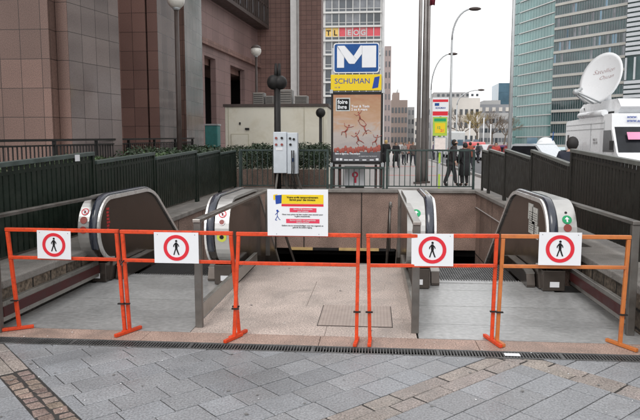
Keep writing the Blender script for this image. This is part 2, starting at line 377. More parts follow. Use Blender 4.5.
# foreground paving : slabs and setts laid at 45 degrees
def paving():
    c45 = math.cos(R(45))
    base = MB(); base.box(-9, 8, .5, 4.75, -.03, -.006); base.build('paving_bed', 'joint', kind='structure')
    Ub = [(.98, 1.19), (4.04, 4.26)]; Vb = [(2.48, 2.73)]
    slab = MB(); slab.tint = []; sett = MB(); sett.tint = []; flat = MB(); flat.tint = []
    ymax = 4.73; ymin = 1.0; xmin, xmax = -5.5, 4.6
    def put(mb, u0, u1, v0, v1, gap, zt, tint, tilt=.0015, rnd=0):
        u0 += gap; u1 -= gap; v0 += gap; v1 -= gap
        if u1-u0 < .02 or v1-v0 < .02: return
        ch = .004 if rnd == 0 else .012
        def X(u, v): return (c45*(u-v), c45*(u+v))
        pts = [(u0, v0), (u1, v0), (u1, v1), (u0, v1)]
        if rnd: pts = [(a+random.uniform(-rnd, rnd), b+random.uniform(-rnd, rnd)) for a, b in pts]
        P = [X(*p) for p in pts]
        if all(p[1] > ymax for p in P) or all(p[1] < ymin for p in P) or all(p[0] < xmin for p in P) or all(p[0] > xmax for p in P): return
        # clip against the drain line
        poly = []
        for i in range(4):
            a, b = P[i], P[(i+1) % 4]
            if a[1] <= ymax: poly.append(a)
            if (a[1] <= ymax) != (b[1] <= ymax):
                t = (ymax-a[1])/(b[1]-a[1]); poly.append((a[0]+t*(b[0]-a[0]), ymax))
        if len(poly) < 3: return
        cx = sum(p[0] for p in poly)/len(poly); cy = sum(p[1] for p in poly)/len(poly)
        tx, ty = random.uniform(-tilt, tilt)*4, random.uniform(-tilt, tilt)*4; dz = random.uniform(-.0012, .0012)
        n = len(poly)
        def zz(p): return zt+dz+tx*(p[0]-cx)+ty*(p[1]-cy)
        inner = []
        for p in poly:
            L = math.hypot(p[0]-cx, p[1]-cy); k = max(.3, 1-ch*1.4/max(L, .01)); inner.append((cx+(p[0]-cx)*k, cy+(p[1]-cy)*k))
        vs = [(p[0], p[1], -.012) for p in poly]+[(p[0], p[1], zz(p)-ch*.7) for p in poly]+[(p[0], p[1], zz(p)) for p in inner]
        fs = [tuple(range(2*n, 3*n))]+[(i, (i+1) % n, n+(i+1) % n, n+i) for i in range(n)]+[(n+i, n+(i+1) % n, 2*n+(i+1) % n, 2*n+i) for i in range(n)]
        mb.add(vs, fs, 0); mb.tint += [tint]*len(fs)
    def zones(cuts, lo, hi):
        out = []; cur = lo
        for a, b in cuts:
            out.append((cur, a)); cur = b
        out.append((cur, hi)); return out
    vrow = .222
    for (ua, ub_) in zones(Ub, -4.5, 7.0):
        for (va, vb_) in zones(Vb, -2.5, 7.6):
            nr = max(1, round((vb_-va)/vrow)); rh = (vb_-va)/nr
            for r in range(nr):
                u = ua-random.uniform(0, .4)
                while u < ub_:
                    w = random.choice((.24, .29, .29, .33, .38)); a = max(u, ua); b = min(u+w, ub_)
                    if b-a < .07: b = min(b, ub_)
                    g = random.uniform(.88, 1.10); q = random.uniform(.99, 1.015); t = (g*q, g, g/q)
                    if random.random() < .12: t = tuple(.87*v for v in t)
                    put(slab, a, b, va+r*rh, va+(r+1)*rh, .0034, 0., t)
                    u += w
    # sett bands
    def band(u0, u1, v0, v1, along, tight):
        L = (v1-v0) if along == 'v' else (u1-u0); W = (u1-u0) if along == 'v' else (v1-v0)
        for k in range(2):
            s = random.uniform(0, .05)
            while s < L:
                w = random.uniform(.085, .125) if not tight else random.uniform(.2, .5); e = min(L, s+w)
                g = random.uniform(.72, 1.15); t = (g, g*random.uniform(.93, 1.03), g*random.uniform(.9, 1.03))
                if tight: t = tuple(1.0+.35*(x-.95) for x in t)
                if not (not tight and random.random() < .008):
                    gp = .0068 if not tight else .0005; sm = flat if tight else sett
                    if along == 'v': put(sm, u0+k*W/2, u0+(k+1)*W/2, v0+s, v0+e, gp, -.001, t, .004, .009 if not tight else .0006)
                    else: put(sm, u0+s, u0+e, v0+k*W/2, v0+(k+1)*W/2, gp, -.001, t, .004, .009 if not tight else .0006)
                s = e
    band(Ub[0][0], Ub[0][1], -2.5, 4.735, 'v', False); band(Ub[0][0], Ub[0][1], 4.74, 7.6, 'v', True)
    band(-4.5, Ub[0][0], Vb[0][0], Vb[0][1], 'u', True); band(Ub[0][1], Ub[1][0], Vb[0][0], Vb[0][1], 'u', True); band(Ub[1][1], 7, Vb[0][0], Vb[0][1], 'u', True)
    band(Ub[1][0], Ub[1][1], -2.5, 7.6, 'v', True)
    slab.build('pavement', 'slab', kind='structure'); sett.build('cobble_band', 'sett', kind='structure'); flat.build('flush_stone_band', mat('flush_pink_stone', (.265,.232,.213), .55, var=.2, scale=4, speck=.4, sscale=80, bump=.4, attr=True, dirt=(.2,.19,.18), dscale=2), kind='structure')
paving()
# threshold strip, platform, pit
mb = MB(); x = -3.4
for w in (1.45, 1.5, 1.3, 1.42, .73): mb.box(x+.002, x+w-.002, 4.90, 5.16, -.03, 0); x += w
mb.build('threshold', 'threshold', bevel=.003, kind='structure')
mb = MB(); ys = [5.163, 6.12, 7.25, 8.35]
for j in range(3):
    xs = [[-1.6, -.42, .37], [-1.6, -.68, .37], [-1.6, -.2, .37]][j]
    for i in range(2): mb.box(xs[i]+.0015, xs[i+1]-.0015, ys[j]+.0015, ys[j+1]-.0015, -.03, 0)
mb.build('platform_paving', 'platform', bevel=.002, kind='structure')
mb = MB()
for x0, x1 in ((-3.42, -1.6), (.37, 2.32)): mb.box(x0, x1, 5.163, 7.40, -.12, -.03)
mb.build('plate_bed', 'joint', kind='structure')
# stairs
st = thing('stone_stairs', 'granite stairs dropping from the middle platform into the dark underpass', 'stairs', (-.6, 8.35, 0))
mb = MB()
for k in range(22): mb.box(-1.52, .3, 8.35+.3*k, 8.35+.3*(k+1), -.17*(k+1)-.25, -.17*(k+1))
mb.build('flight', 'platform', st)
mb = MB(); mb.box(-1.52, .3, 8.35, 8.41, -.168, .003); mb.build('nosing', 'steel_dull', st)
for xs_ in (-1.44, .22):
    mb = MB(); mb.tube([(xs_, 8.5, .78), (xs_, 8.8, .8), (xs_, 14.8, -2.75)], .022, 8)
    for q in (8.9, 11., 13.): mb.tube([(xs_, q, .74-(q-8.9)*.58), (xs_, q, .1-(q-8.9)*.58)], .014, 6)
    mb.build('handrail', 'steel_dull', st)
# pit walls and tunnel
pw = thing('granite_pit_wall', 'speckled brown granite retaining wall closing the far end of the stair pit', 'wall', (-.4, 16.5, 0))
mb = MB(); mb.box(-3.42, 2.66, 16.5, 16.75, -1.19, .33); mb.build('slab_face', 'pit_slab', pw)
MB().box(-3.6, 2.85, 16.44, 17.1, .33, .41).build('coping', 'coping', pw, bevel=.01)
mb = MB()
for i, (a, b) in enumerate(((-2.3, -1.66), (-1.66, -.95), (-.95, .12), (.12, .55))):
    mb.box(a, b, 16.465, 16.5, -1.24, -1.17, i % 2)
mb.build('warning_strip', [plainmat('amber_strip', (.55,.38,.16)), M['dark']], pw)
pr = thing('granite_pit_side_wall', 'granite slab wall on the right of the stair pit below the dark brown fence', 'wall', (2.7, 12, 0))
MB().box(2.66, 2.9, 8.1, 16.5, -5, .33).build('slab_face', 'pit_slab', pr)
MB().box(2.6, 3.05, 7.6, 16.44, .33, .41).build('coping', 'coping', pr, bevel=.01)
pl = thing('granite_pit_left_wall', 'granite slab wall on the left of the stair pit below the green fence', 'wall', (-3.5, 12, 0))
MB().box(-3.66, -3.42, 8.1, 16.5, -5, .33).build('slab_face', 'pit_slab', pl)
MB().box(-3.95, -3.36, 7.6, 16.44, .33, .41).build('coping', 'coping', pl, bevel=.01)
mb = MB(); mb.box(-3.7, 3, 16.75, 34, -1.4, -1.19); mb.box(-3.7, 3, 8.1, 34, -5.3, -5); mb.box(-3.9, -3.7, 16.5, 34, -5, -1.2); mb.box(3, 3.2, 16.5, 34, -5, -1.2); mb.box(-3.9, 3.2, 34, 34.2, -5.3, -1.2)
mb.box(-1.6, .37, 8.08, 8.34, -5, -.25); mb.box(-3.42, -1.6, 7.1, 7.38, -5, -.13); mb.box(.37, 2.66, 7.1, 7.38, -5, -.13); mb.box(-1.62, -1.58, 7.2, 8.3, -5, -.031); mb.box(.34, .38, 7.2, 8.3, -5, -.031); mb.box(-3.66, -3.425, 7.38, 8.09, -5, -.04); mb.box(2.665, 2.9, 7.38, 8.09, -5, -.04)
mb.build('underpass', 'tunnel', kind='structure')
# low rubble walls beside the escalator landings
def rubble(name, x0, x1, cx0, cx1, y0, y1, label):
    w = thing(name, label, 'wall', ((x0+x1)/2, y0, 0))
    MB().box(x0, x1, y0, y1, -.05, .33).build('masonry', 'rubble', w)
    mb = MB(); y = y0-.03
    while y < y1-.01:
        e = min(y1, y+.95); mb.box(cx0, cx1, y+.002, e-.002, .33, .41); y = e
    mb.build('coping', 'coping', w, bevel=.012)
rubble('rubble_wall', -3.75, -3.38, -3.95, -3.34, 4.3, 7.58, 'low brown rubble wall beside the left escalator landing')
rubble('rubble_wall', 2.34, 2.7, 2.30, 3.05, 4.3, 7.58, 'low brown rubble wall beside the right escalator landing')
# drain
dr = thing('drain_grate', 'long slotted metal drain grating across the foot of the station entrance', 'drain', (-.5, 4.82, 0))
MB().box(-3.5, 2.45, 4.735, 4.895, -.05, -.03).build('channel', 'joint', dr)
mb = MB(); mb.box(-3.5, 2.45, 4.735, 4.752, -.03, .001); mb.box(-3.5, 2.45, 4.878, 4.895, -.03, .001)
x = -3.5
while x < 2.45: mb.box(x, x+.009, 4.752, 4.878, -.025, -.002); x += .024
for x in (-3.5, -2.5, -1.5, -.5, .5, 1.45, 2.43): mb.box(x, x+.022, 4.752, 4.878, -.028, .0005)
mb.build('grating', mat('grey_galvanised_iron', (.13,.13,.13), .5, .5, var=.3, scale=7), dr)
MB().box(1.02, 1.14, 4.775, 4.835, .003, .006).build('paper_scrap', 'white', label='small white paper scrap lying on the drain grating', cat='litter')
# cover
cv = thing('inspection_cover', 'square chequered cover plate let into the pink platform', 'cover', (-.17, 5.8, 0))
MB().box(-.512, .172, 5.448, 6.162, .001, .004).build('frame', 'dark', cv)
MB().box(-.505, .165, 5.455, 6.155, .004, .007).build('plate', 'check', cv)
# litter specks
mb = MB()
for k in range(110):
    x = random.uniform(-4.5, 3.5); y = random.uniform(2.8, 7.5) if abs(x+.6) < .9 else random.uniform(2.8, 5.1)
    a = random.uniform(0, 3); s = random.uniform(.003, .008)
    mb.add([(x+s*math.cos(a), y+s*math.sin(a), .006), (x-s*math.sin(a), y+s*math.cos(a), .008), (x-s*math.cos(a), y-s*math.sin(a), .006), (x+s*math.sin(a), y-s*math.cos(a), .007)], [(0,1,2,3)])
mb.build('litter', 'whitep', kind='stuff', label='tiny white scraps of litter scattered on the paving', cat='litter')
mb = MB(); rg = random.Random(21)
for k in range(48):
    x = rg.uniform(-4.2, 3.4); y = rg.uniform(2.9, 4.65) if k < 34 or abs(x+.6) > .9 else rg.uniform(5.2, 8.1)
    r_ = rg.uniform(.006, .014); n_ = 9; ph = rg.uniform(0, 6)
    mb.add([(x+r_*(1+.3*math.sin(3*2*math.pi*i/n_+ph))*math.cos(2*math.pi*i/n_), y+r_*(1+.25*math.cos(2*2*math.pi*i/n_+ph))*math.sin(2*math.pi*i/n_), .0055) for i in range(n_)], [tuple(range(n_))])
mb.build('trodden_gum', mat('dark_gum_spot', (.16,.158,.155), .8, var=.3, scale=3), kind='stuff', label='dark flattened gum spots trodden into the paving', cat='gum')
# ================================================================== ESCALATORS
def epath(off, Yn, ztop=1.055, r=.42, Yb=8.2, Rb=1.0, ang=36, n=10, low=-95, zend=-4.2):
    cz = ztop-r; cy = Yn+r; out = []
    for i in range(n+1):
        a = R(low + (-180-low)*i/n) ; rr = r-off
        out.append((cy+rr*math.cos(a), cz+rr*math.sin(a)))
    for i in range(1, n+1):
        a = R(180-90*i/n); rr = r-off
        out.append((cy+rr*math.cos(a), cz+rr*math.sin(a)))
    out.append(((cy+Yb)/2, ztop-off))
    for i in range(n+1):
        a = R(90-ang*i/n); rr = Rb-off
        out.append((Yb+rr*math.cos(a), ztop-Rb+rr*math.sin(a)))
    y, z = out[-1]; L = (z-zend)/math.sin(R(ang)); out.append((y+L*math.cos(R(ang)), zend))
    return out
def sweep(mb, path, x0, x1, th, mi=0, round_=False):
    """strip along a (y,z) path; outer surface on the path, th inward"""
    n = len(path); vs = []; sec = 4
    for i, p in enumerate(path):
        a = path[max(i-1, 0)]; b = path[min(i+1, n-1)]; dy, dz = b[0]-a[0], b[1]-a[1]; L = math.hypot(dy, dz); ny, nz = dz/L, -dy/L   # inward normal (right of travel)
        if round_:
            q = (x1-x0)*.22
            s = [(x0, th*.35), (x0+q, 0), (x1-q, 0), (x1, th*.35), (x1, th), (x0, th)]
        else: s = [(x0, 0), (x1, 0), (x1, th), (x0, th)]
        sec = len(s)
        for (x, t) in s: vs.append((x, p[0]+ny*t, p[1]+nz*t))
    fs = []
    for i in range(n-1):
        for k in range(sec): fs.append((i*sec+k, (i+1)*sec+k, (i+1)*sec+(k+1) % sec, i*sec+(k+1) % sec))
    mb.add(vs, fs, mi, round_)
    b = len(mb.v)-len(vs)
    mb.f.append([b+k for k in range(sec)]); mb.m.append(mi); mb.sm.append(False)
    mb.f.append([b+(n-1)*sec+k for k in reversed(range(sec))]); mb.m.append(mi); mb.sm.append(False)
def pictogram_disc(parent, name, Yn, x, z, r, parts):
    """round marking on the curved newel face; parts: list of (r, r0, mat)"""
    cz = 1.055-.42; cy = Yn+.42; rr = .42-.03
    a = math.asin(max(-1, min(1, (z-cz)/rr))); nrm = (0, -math.cos(a), math.sin(a)); c = Vector((x, cy-rr*math.cos(a), cz+rr*math.sin(a)))
    mb = MB(); mats = []
    for i, (r1, r0, m) in enumerate(parts):
        mb.disc(c+Vector(nrm)*(.003+.0015*i), nrm, r1, r0, .0015, 24, i); mats.append(m)
    return mb, mats, c, Vector(nrm)
def balustrade(root, xh, side, Yn, signs, label=None, dw=.245):
    """side = +1: wide deck on the right of the handrail, -1: on the left"""
    b = MB(); off = origin(root)
    pth = epath(.05, Yn, low=-85); body = list(pth)
    # bottom outline
    low = [(body[-1][0]-.9, body[-1][1]-.3), (9.0, -.95), (8.2, -.3), (8.15, .015), (Yn+.36, .015)]
    poly = body+low
    xi = xh-side*.045; xo = xh+side*(dw-.01)
    b.prism(poly, 'x', min(xi, xo), max(xi, xo))
    bal = b.build('balustrade', 'esc_panel', root, label=label)
    h = MB(); sweep(h, epath(0, Yn, low=-150), xh-.042, xh+.042, .034, 0, True); h.build('handrail', 'rubber', bal)
    g = MB(); sweep(g, epath(.028, Yn, low=-88), xh-side*.058-.012, xh-side*.058+.012, .045); g.build('edge_trim', 'steel_bright', bal)
    xa, xb = sorted((xh+side*.05, xh+side*dw))
    d = MB(); sweep(d, epath(.03, Yn, low=-88), xa, xb, .03); d.build('deck', 'esc_deck', bal)
    k = MB(); k.box(min(xi, xo)+.02, max(xi, xo)-.02, Yn+.27, Yn+1.1, .006, .235); k.build('pedestal', 'esc_panel', bal, bevel=.006)
    k = MB(); k.box(xh+side*.1-.05, xh+side*.1+.05, Yn+.262, Yn+.27, .05, .11); k.build('label_plate', 'white', bal)
    # inner skirt with steel cap
    xs0, xs1 = sorted((xh-side*.06, xh-side*.16))
    top = [(Yn+.45, .03), (Yn+.5, .15), (Yn+.62, .17), (8.2, .17), (8.5, .12), (8.8, -.03), (14.3, -4.0)]
    k = MB(); k.prism(top+[(14.0, -4.6), (9, -.95), (8.2, -.4), (8.1, .005), (Yn+.45, .005)], 'x', xs0+.004, xs1-.004); sk = k.build('skirt', 'esc_panel', bal)
    k = MB(); sweep(k, [(p[0], p[1]+.012) for p in top[1:]], xs0, xs1, .012); k.build('skirt_cap', 'steel', sk)
    xc = xh+side*(dw+.05)/2
    for (nm, z, r, parts, extra) in signs:
        mb, mats, c, nrm = pictogram_disc(bal, nm, Yn, xc, z, r, parts)
        up = Vector((0, nrm.z, -nrm.y)) * 1.0
        if up.z < 0: up = -up
        i = len(mats)
        if extra == 'arrow':
            P = lambda u, v: c+nrm*.008+Vector((u, 0, 0))+up*v
            for poly in ([(-.008,-.03),(.008,-.03),(.008,.004),(-.008,.004)], [(-.026,.002),(.026,.002),(0,.032)]):
                mb.add([P(*q) for q in poly], [tuple(range(len(poly)))], i)
            mats.append('white')
        if extra == 'slash':
            P = lambda u, v: c+nrm*.008+Vector((u, 0, 0))+up*v
            mb.add([P(-.027,.022), P(-.022,.027), P(.027,-.022), P(.022,-.027)], [(0,1,2,3)], i); mats.append('red')
            mb.add([P(-.006,-.02), P(.006,-.02), P(.008,.012), P(-.008,.012)], [(0,1,2,3)], i+1)
            mats.append('black')
        mb.build(nm, mats, bal)
    return bal
ringw = [(.046, 0, 'white'), (.044, .034, 'red')]
stop = [(.038, 0, 'brownred'), (.036, .028, 'white')]
key = [(.055, .026, 'limering'), (.022, 0, 'dark')]
arrow = [(.05, 0, 'green')]
dot = [(.014, 0, 'dark')]
brown = [(.042, 0, 'brownred')]
def escalator(label, xL, xR, Yn, x0, x1, sL, sR, dl=.245, drr=.245):
    e = thing('escalator', label, 'escalator', ((xL+xR)/2, Yn, 0))
    bL = balustrade(e, xL, -1, Yn, sL, dw=dl); bR = balustrade(e, xR, +1, Yn, sR, dw=drr)
    ys = [5.165, 5.60, 6.25, 6.95]
    ends = (5.60, 6.25, 6.95, 7.30)
    for a, b in zip(ys, ends):
        MB().box(x0 if b < 7 else xL-.1, x1 if b < 7 else xR+.1, a+.005, b-.005, -.03, -.001 if a > 5.2 else 0).build('floor_plate', 'plate', e)
    mb = MB(); mb.box(xL+.12, xR-.12, 7.302, 7.42, -.03, .004)
    x = xL+.13
    while x < xR-.13: mb.box(x, x+.012, 7.42, 7.5, -.02, .0); x += .03
    mb.build('comb_plate', 'plate', e)
    y = 7.42; z = -.03
    for k in range(15):
        s = MB(); s.box(xL+.16, xR-.16, y, y+.4, z-.25, z-.004)
        x = xL+.165
        while x < xR-.165: s.box(x, x+.012, y, y+.395, z-.01, z+.004); x += .03
        s.build('step', 'step', e); y += .4; z -= (.0 if k < 2 else .08 if k == 2 else .2 if k == 3 else .27)
    return e, bL, bR
e1, b1, b2 = escalator('left escalator going down, with no entry discs and yellow green ring on its end caps', -3.19, -1.83, 6.7, -3.36, -1.605,
    [('entry_sign', .86, .05, ringw, 'slash'), ('stop_button', .77, .04, brown, None), ('key_switch', .66, .04, brown, None)],
    [('entry_sign', .85, .05, ringw, 'slash'), ('stop_button', .765, .04, stop, None), ('key_switch', .60, .05, key, None)], .18, .21)
e2, b3, b4 = escalator('right escalator going up, with green arrow discs on its end caps', .60, 1.90, 6.7, .385, 2.29,
    [('arrow_sign', .88, .05, arrow, 'arrow'), ('stop_button', .70, .04, brown, None)],
    [('arrow_sign', .83, .05, arrow, 'arrow'), ('button', .90, .01, dot, None), ('stop_button', .745, .04, brown, None)])
# notices stuck on inner panels
mb = MB(); mb.box(1.848, 1.852, 7.42, 7.64, .74, .93); mb.box(1.848, 1.852, 7.22, 7.45, .70, .90); mb.box(1.848, 1.852, 7.32, 7.60, .58, .735); mb.box(1.848, 1.852, 7.16, 7.36, .55, .70)
mb.build('paper_notice', mat('weathered_paper', (.55,.54,.5), .7, var=.3, scale=25), b4)
mb = MB()
for i in range(9):
    z = .83-.026*i
    for j in range(5): mb.box(1.8465, 1.848, 7.24+j*.07, 7.24+j*.07+random.uniform(.02, .055), z, z+.008)
mb.build('notice_print', 'dark', b4)
mb = MB()
for i in range(7):
    for j in range(1):
        y = 7.0+j*.10; z = .86-.04*i; mb.box(-3.1455, -3.141, y, y+random.uniform(.05, .085), z, z+.026)
mb.build('red_sticker', mat('faded_red_sticker', (.40,.03,.03), .5, var=.3, scale=40), b1)
# rails beside the landings
def landrail(name, x, y0, y1, label, bumper, zt=.97, yb=None, side=1):
    t = thing(name, label, 'rail', (x, y0, 0))
    MB().box(x-.032, x+.032, y0-.025, y0+.025, 0, zt-.022).build('post', 'steel_dull', t, bevel=.004)
    MB().box(x-.03, x+.03, y1-.02, y1+.02, 0, zt-.022).build('post', 'steel_dull', t, bevel=.004)
    MB().box(x-.035, x+.035, y0-.04, y1+.06, zt-.02, zt+.012).build('top_bar', 'steel_dull' if bumper else 'steel', t, bevel=.005)
    yb = yb or y1
    if bumper:
        b = MB().box(x-.02, x+.03, y0+.03, yb, .08, .26).build('bumper_bar', 'steel', t, bevel=.004)
        xf = x+(.03 if side > 0 else -.02)
        MB().box(xf, xf+.008*side, y0+.03, yb, .125, .215).build('bumper_strip', 'maroon', b)
    else:
        MB().box(x-.022, x+.022, y0+.03, yb-.03, .07, .21).build('lower_bar', 'steel', t, bevel=.004)
    return t
landrail('guard_rail', -1.56, 5.32, 8.9, 'steel guard rail along the left edge of the middle platform', False, yb=8.0)
landrail('guard_rail', .36, 5.32, 8.9, 'steel guard rail along the right edge of the middle platform', False, yb=8.0)
landrail('bumper_rail', -3.27, 5.02, 7.35, 'steel rail with maroon bumper strip by the left rubble wall', True, zt=1.02, side=1, yb=6.95)
landrail('bumper_rail', 2.2, 5.42, 7.6, 'steel rail with maroon bumper strip by the right rubble wall', True, zt=.98, side=-1, yb=7.0)
# ================================================================== FENCES
def slat_fence(name, X, panels, mats, label, inner):
    t = thing(name, label, 'fence', (X, panels[0][0], .41))
    for (y0, y1, z0, z1) in panels:
        zf = lambda y: z0+(z1-z0)*(y-y0)/(y1-y0)
        s = MB(); y = y0+.09
        while y < y1-.06:
            s.box(X-.014, X+.014, y, y+.080, .50, zf(y)-.105); s.box(X-.009, X+.009, y+.012, y+.07, zf(y)-.105, zf(y)-.04); y += .106
        s.bar((X+.03*inner*-1, y0+.04, .58), (X+.03*inner*-1, y1-.04, .58), .03, .05)
        s.bar((X+.0*inner, y0+.04, zf(y0)-.12), (X, y1-.04, zf(y1)-.12), .034, .035)
        p = s.build('panel', mats[0], t)
        r = MB(); r.bar((X, y0+.01, z0-.025), (X, y1-.01, z1-.025), .075, .05); r.build('top_rail', mats[1], p, bevel=.004)
        for yy, zz in ((y0+.03, z0), (y1-.03, z1)):
            q = MB(); q.box(X-.028, X+.028, yy-.028, yy+.028, .41, zz-.05); q.build('post', mats[0], p)
    return t
slat_fence('slatted_fence', -3.74, [(3.4, 5.5, 1.36, 1.43), (5.52, 7.97, 1.44, 1.53), (8.0, 10.25, 1.41, 1.49), (10.3, 12.75, 1.405, 1.49), (12.8, 14.7, 1.41, 1.48), (14.75, 16.4, 1.41, 1.46)],
    ('fence_g', 'fence_cap'), 'dark green slatted metal fence of stepped panels with a hedge behind it', 1)
slat_fence('slatted_fence', 2.78, [(4.3, 6.7, 1.38, 1.46), (6.72, 9.1, 1.455, 1.565), (9.14, 11.35, 1.36, 1.53), (11.4, 13.6, 1.40, 1.52), (13.64, 15.5, 1.42, 1.50), (15.54, 16.45, 1.45, 1.475)],
    ('fence_b', 'fence_capb'), 'dark brown slatted metal fence of stepped panels in front of the parked truck', -1)
MB().box(-3.702, -3.698, 7.40, 7.52, 1.42, 1.50).build('sticker', 'white', label='small white sticker on top rail of the green slatted fence', cat='sticker')
def bar_fence(x0, x1, label, sp=.135, zt=1.47):
    t = thing('bar_railing', label, 'railing', ((x0+x1)/2, 16.75, .41))
    MB().box(x0, x1, 16.72, 16.78, zt-.05, zt).build('top_rail', 'rail_green', t, bevel=.005)
    MB().box(x0, x1, 16.73, 16.77, .47, .50).build('bottom_rail', 'rail_green', t)
    mb = MB(); x = x0+.07; k = 0
    while x < x1-.03: mb.box(x-.011, x+.011, 16.739, 16.761, .50, zt-.05); x += sp*1.05
    mb.build('bars', 'rail_green', t)
    for x in (x0+.02, x1-.02): MB().box(x-.03, x+.03, 16.72, 16.78, .41, zt-.051).build('post', 'rail_green', t)
bar_fence(-3.7, -1.26, 'green bar railing left of the metro sign')
bar_fence(-1.2, .25, 'low green bar railing directly below the metro poster', zt=1.0)
bar_fence(.3, 2.62, 'green bar railing right of the metro poster, two dark coated people behind it')
# planter railing far left
t = thing('iron_railing', 'long low black iron railing in front of the red granite building', 'railing', (-6.35, 9, .5))
MB().bar((-6.35, 8.0, 1.66), (-6.35, 21.4, 1.80), .06, .045).build('top_rail', 'dark', t)
MB().bar((-6.35, 8.0, 1.56), (-6.35, 21.4, 1.68), .03, .03).build('middle_rail', 'dark', t)
mb = MB(); y = 8.05
while y < 21.4: mb.box(-6.36, -6.34, y-.01, y+.01, .5, 1.57+(y-8)*.009); y += .14
mb.build('bars', 'dark', t)
for k in range(8):
    y = 8.1+k*1.88; MB().box(-6.38, -6.32, y-.03, y+.03, .4, 1.66+(y-8)*.01).build('post', 'dark', t)
MB().box(-6.6, -3.96, 3.2, 21.5, -.03, .36).build('planter_soil', 'soil', kind='structure')
MB().box(-3.9, -1.3, 17.12, 20.2, -.03, .3).build('planter_bed', 'soil', kind='structure')
# hedges
def hedge(name, x0, x1, y0, y1, zt, n, m, label, zb=.4, size=.035, bulge=.12):
    mb = MB(); rnd = random.Random(hash(name+label) % 1000 if False else len(label)*7)
    for k in range(n):
        x = rnd.uniform(x0, x1); y = rnd.uniform(y0, y1)
        zz = zt+bulge*(math.sin(x*3.1+y*1.7)*.5+math.sin(y*4.3-x*2)*.35+rnd.uniform(-.35, .45))
        z = zb+(zz-zb)*(1-rnd.random()**2*.9)
        a = Vector((rnd.gauss(0, 1), rnd.gauss(0, 1), rnd.gauss(0, .8))).normalized(); b = a.cross(Vector((rnd.gauss(0, 1), rnd.gauss(0, 1), rnd.gauss(0, 1)))).normalized()
        s = size*rnd.uniform(.6, 1.4); c = Vector((x, y, z))
        mb.add([c-a*s, c+b*s*.5, c+a*s, c-b*s*.5], [(0,1,2,3)])
    st_ = mb
    for k in range(int((y1-y0)*(x1-x0)*5)):
        x = rnd.uniform(x0+.1, x1-.1); y = rnd.uniform(y0+.1, y1-.1); st_.tube([(x, y, zb-.1), (x+rnd.uniform(-.1, .1), y+rnd.uniform(-.1, .1), zt-.25)], [.012, .005], 5, 1)
    t = thing(name, label, 'hedge', ((x0+x1)/2, y0, zb))
    mb.build('foliage', [m, 'bark'], t)
hedge('hedge', -6.25, -4.0, 5.0, 14.0, 1.30, 24000, 'leaf', 'green leafy hedge behind the left slatted fence below the granite building')
hedge('hedge', -6.25, -4.0, 14.2, 21.0, 1.45, 12000, 'leafd', 'darker far stretch of hedge behind the left fence, before the recessed pink facade')
hedge('hedge', -3.8, -1.35, 17.3, 19.9, 1.42, 13000, 'leafd', 'dark clipped hedge in front of the cream cabin behind the control cabinet', zb=.85, bulge=.2)
MB().box(-3.88, -1.3, 17.2, 17.45, -.03, .9).build('planter_wall', mat('brown_planter_stone', (.13,.09,.072), .8, var=.3, scale=5, speck=.4, sscale=40, bump=.4), label='brown stone planter wall below the dark hedge behind the control cabinet', cat='planter wall')
# ================================================================== BARRIERS AND SIGNS
def barrier(xa, xb, ya, yb, m, label, feet, zt=.9, zm=.655):
    """feet: list of ((x,y) foot, length, angle deg) ; legs run from the frame corner to the foot"""
    t = thing('crowd_barrier', label, 'barrier', ((xa+xb)/2, (ya+yb)/2, 0), 'orange barriers standing in a row across the entrance')
    f = MB(); f.bar((xa-.018, ya, zt), (xb+.018, yb, zt), .03, .032); f.build('top_bar', m, t, bevel=.004)
    f = MB(); f.bar((xa, ya, zm), (xb, yb, zm), .026, .028); f.build('middle_bar', m, t, bevel=.004)
    for (px, py), (fx, fy), L, ang in feet:
        l = MB(); l.bar((px, py, zt-.018), (fx, fy, .022), .029, .029, up=(0, 1, 0)); lg = l.build('leg', m, t, bevel=.004)
        d = Vector((math.cos(R(ang)), math.sin(R(ang)), 0)); c = Vector((fx, fy, .017))
        q = MB(); q.bar(c-d*L*.55, c+d*L*.45, .03, .028); q.build('foot', m, lg, bevel=.004)
        for k in (-.05, .35):
            if k < 0:
                w = MB(); w.bar((px*.35+fx*.65-.03, py*.35+fy*.65-.02, .27), (px*.35+fx*.65+.03, py*.35+fy*.65-.02, .27), .026, .010); w.build('tie_wire', 'dark', lg)
    return t
grpB = None
barrier(-3.18, -2.19, 5.08, 5.06, 'orange', 'leftmost orange red barrier, against the left rubble wall', [((-3.18, 5.08), (-3.13, 5.10), .26, 32), ((-2.19, 5.06), (-2.155, 5.08), .05, 60)])
barrier(-2.13, -1.19, 5.04, 5.02, 'orange', 'second orange red barrier from the left, in front of the left landing', [((-2.13, 5.04), (-2.12, 5.10), .30, 66), ((-1.19, 5.02), (-1.15, 5.10), .24, 66)])
barrier(-1.12, -.13, 5.0, 5.0, 'orange', 'middle orange red barrier below the yellow and red notice board', [((-1.12, 5.0), (-1.17, 5.0), .24, 66), ((-.13, 5.0), (-.14, 4.99), .2, 84)])
barrier(-.05, .985, 4.99, 5.07, 'orange', 'second orange red barrier from the right, left of the amber one', [((-.05, 4.99), (-.03, 5.0), .2, 88), ((.985, 5.07), (.98, 5.12), .3, 106)])
barrier(1.035, 2.02, 5.06, 5.09, 'amber', 'faded amber barrier at the right end of the row', [((1.035, 5.06), (1.02, 5.10), .22, 106), ((2.02, 5.09), (2.0, 5.10), .30, 118)])
MB().tube([(-2.16, 5.03, .655), (-2.14, 5.0, .62), (-2.12, 5.03, .655)], .006, 6).build('cable_tie', 'dark', label='small black cable tie joining two barriers at the left landing', cat='cable tie')
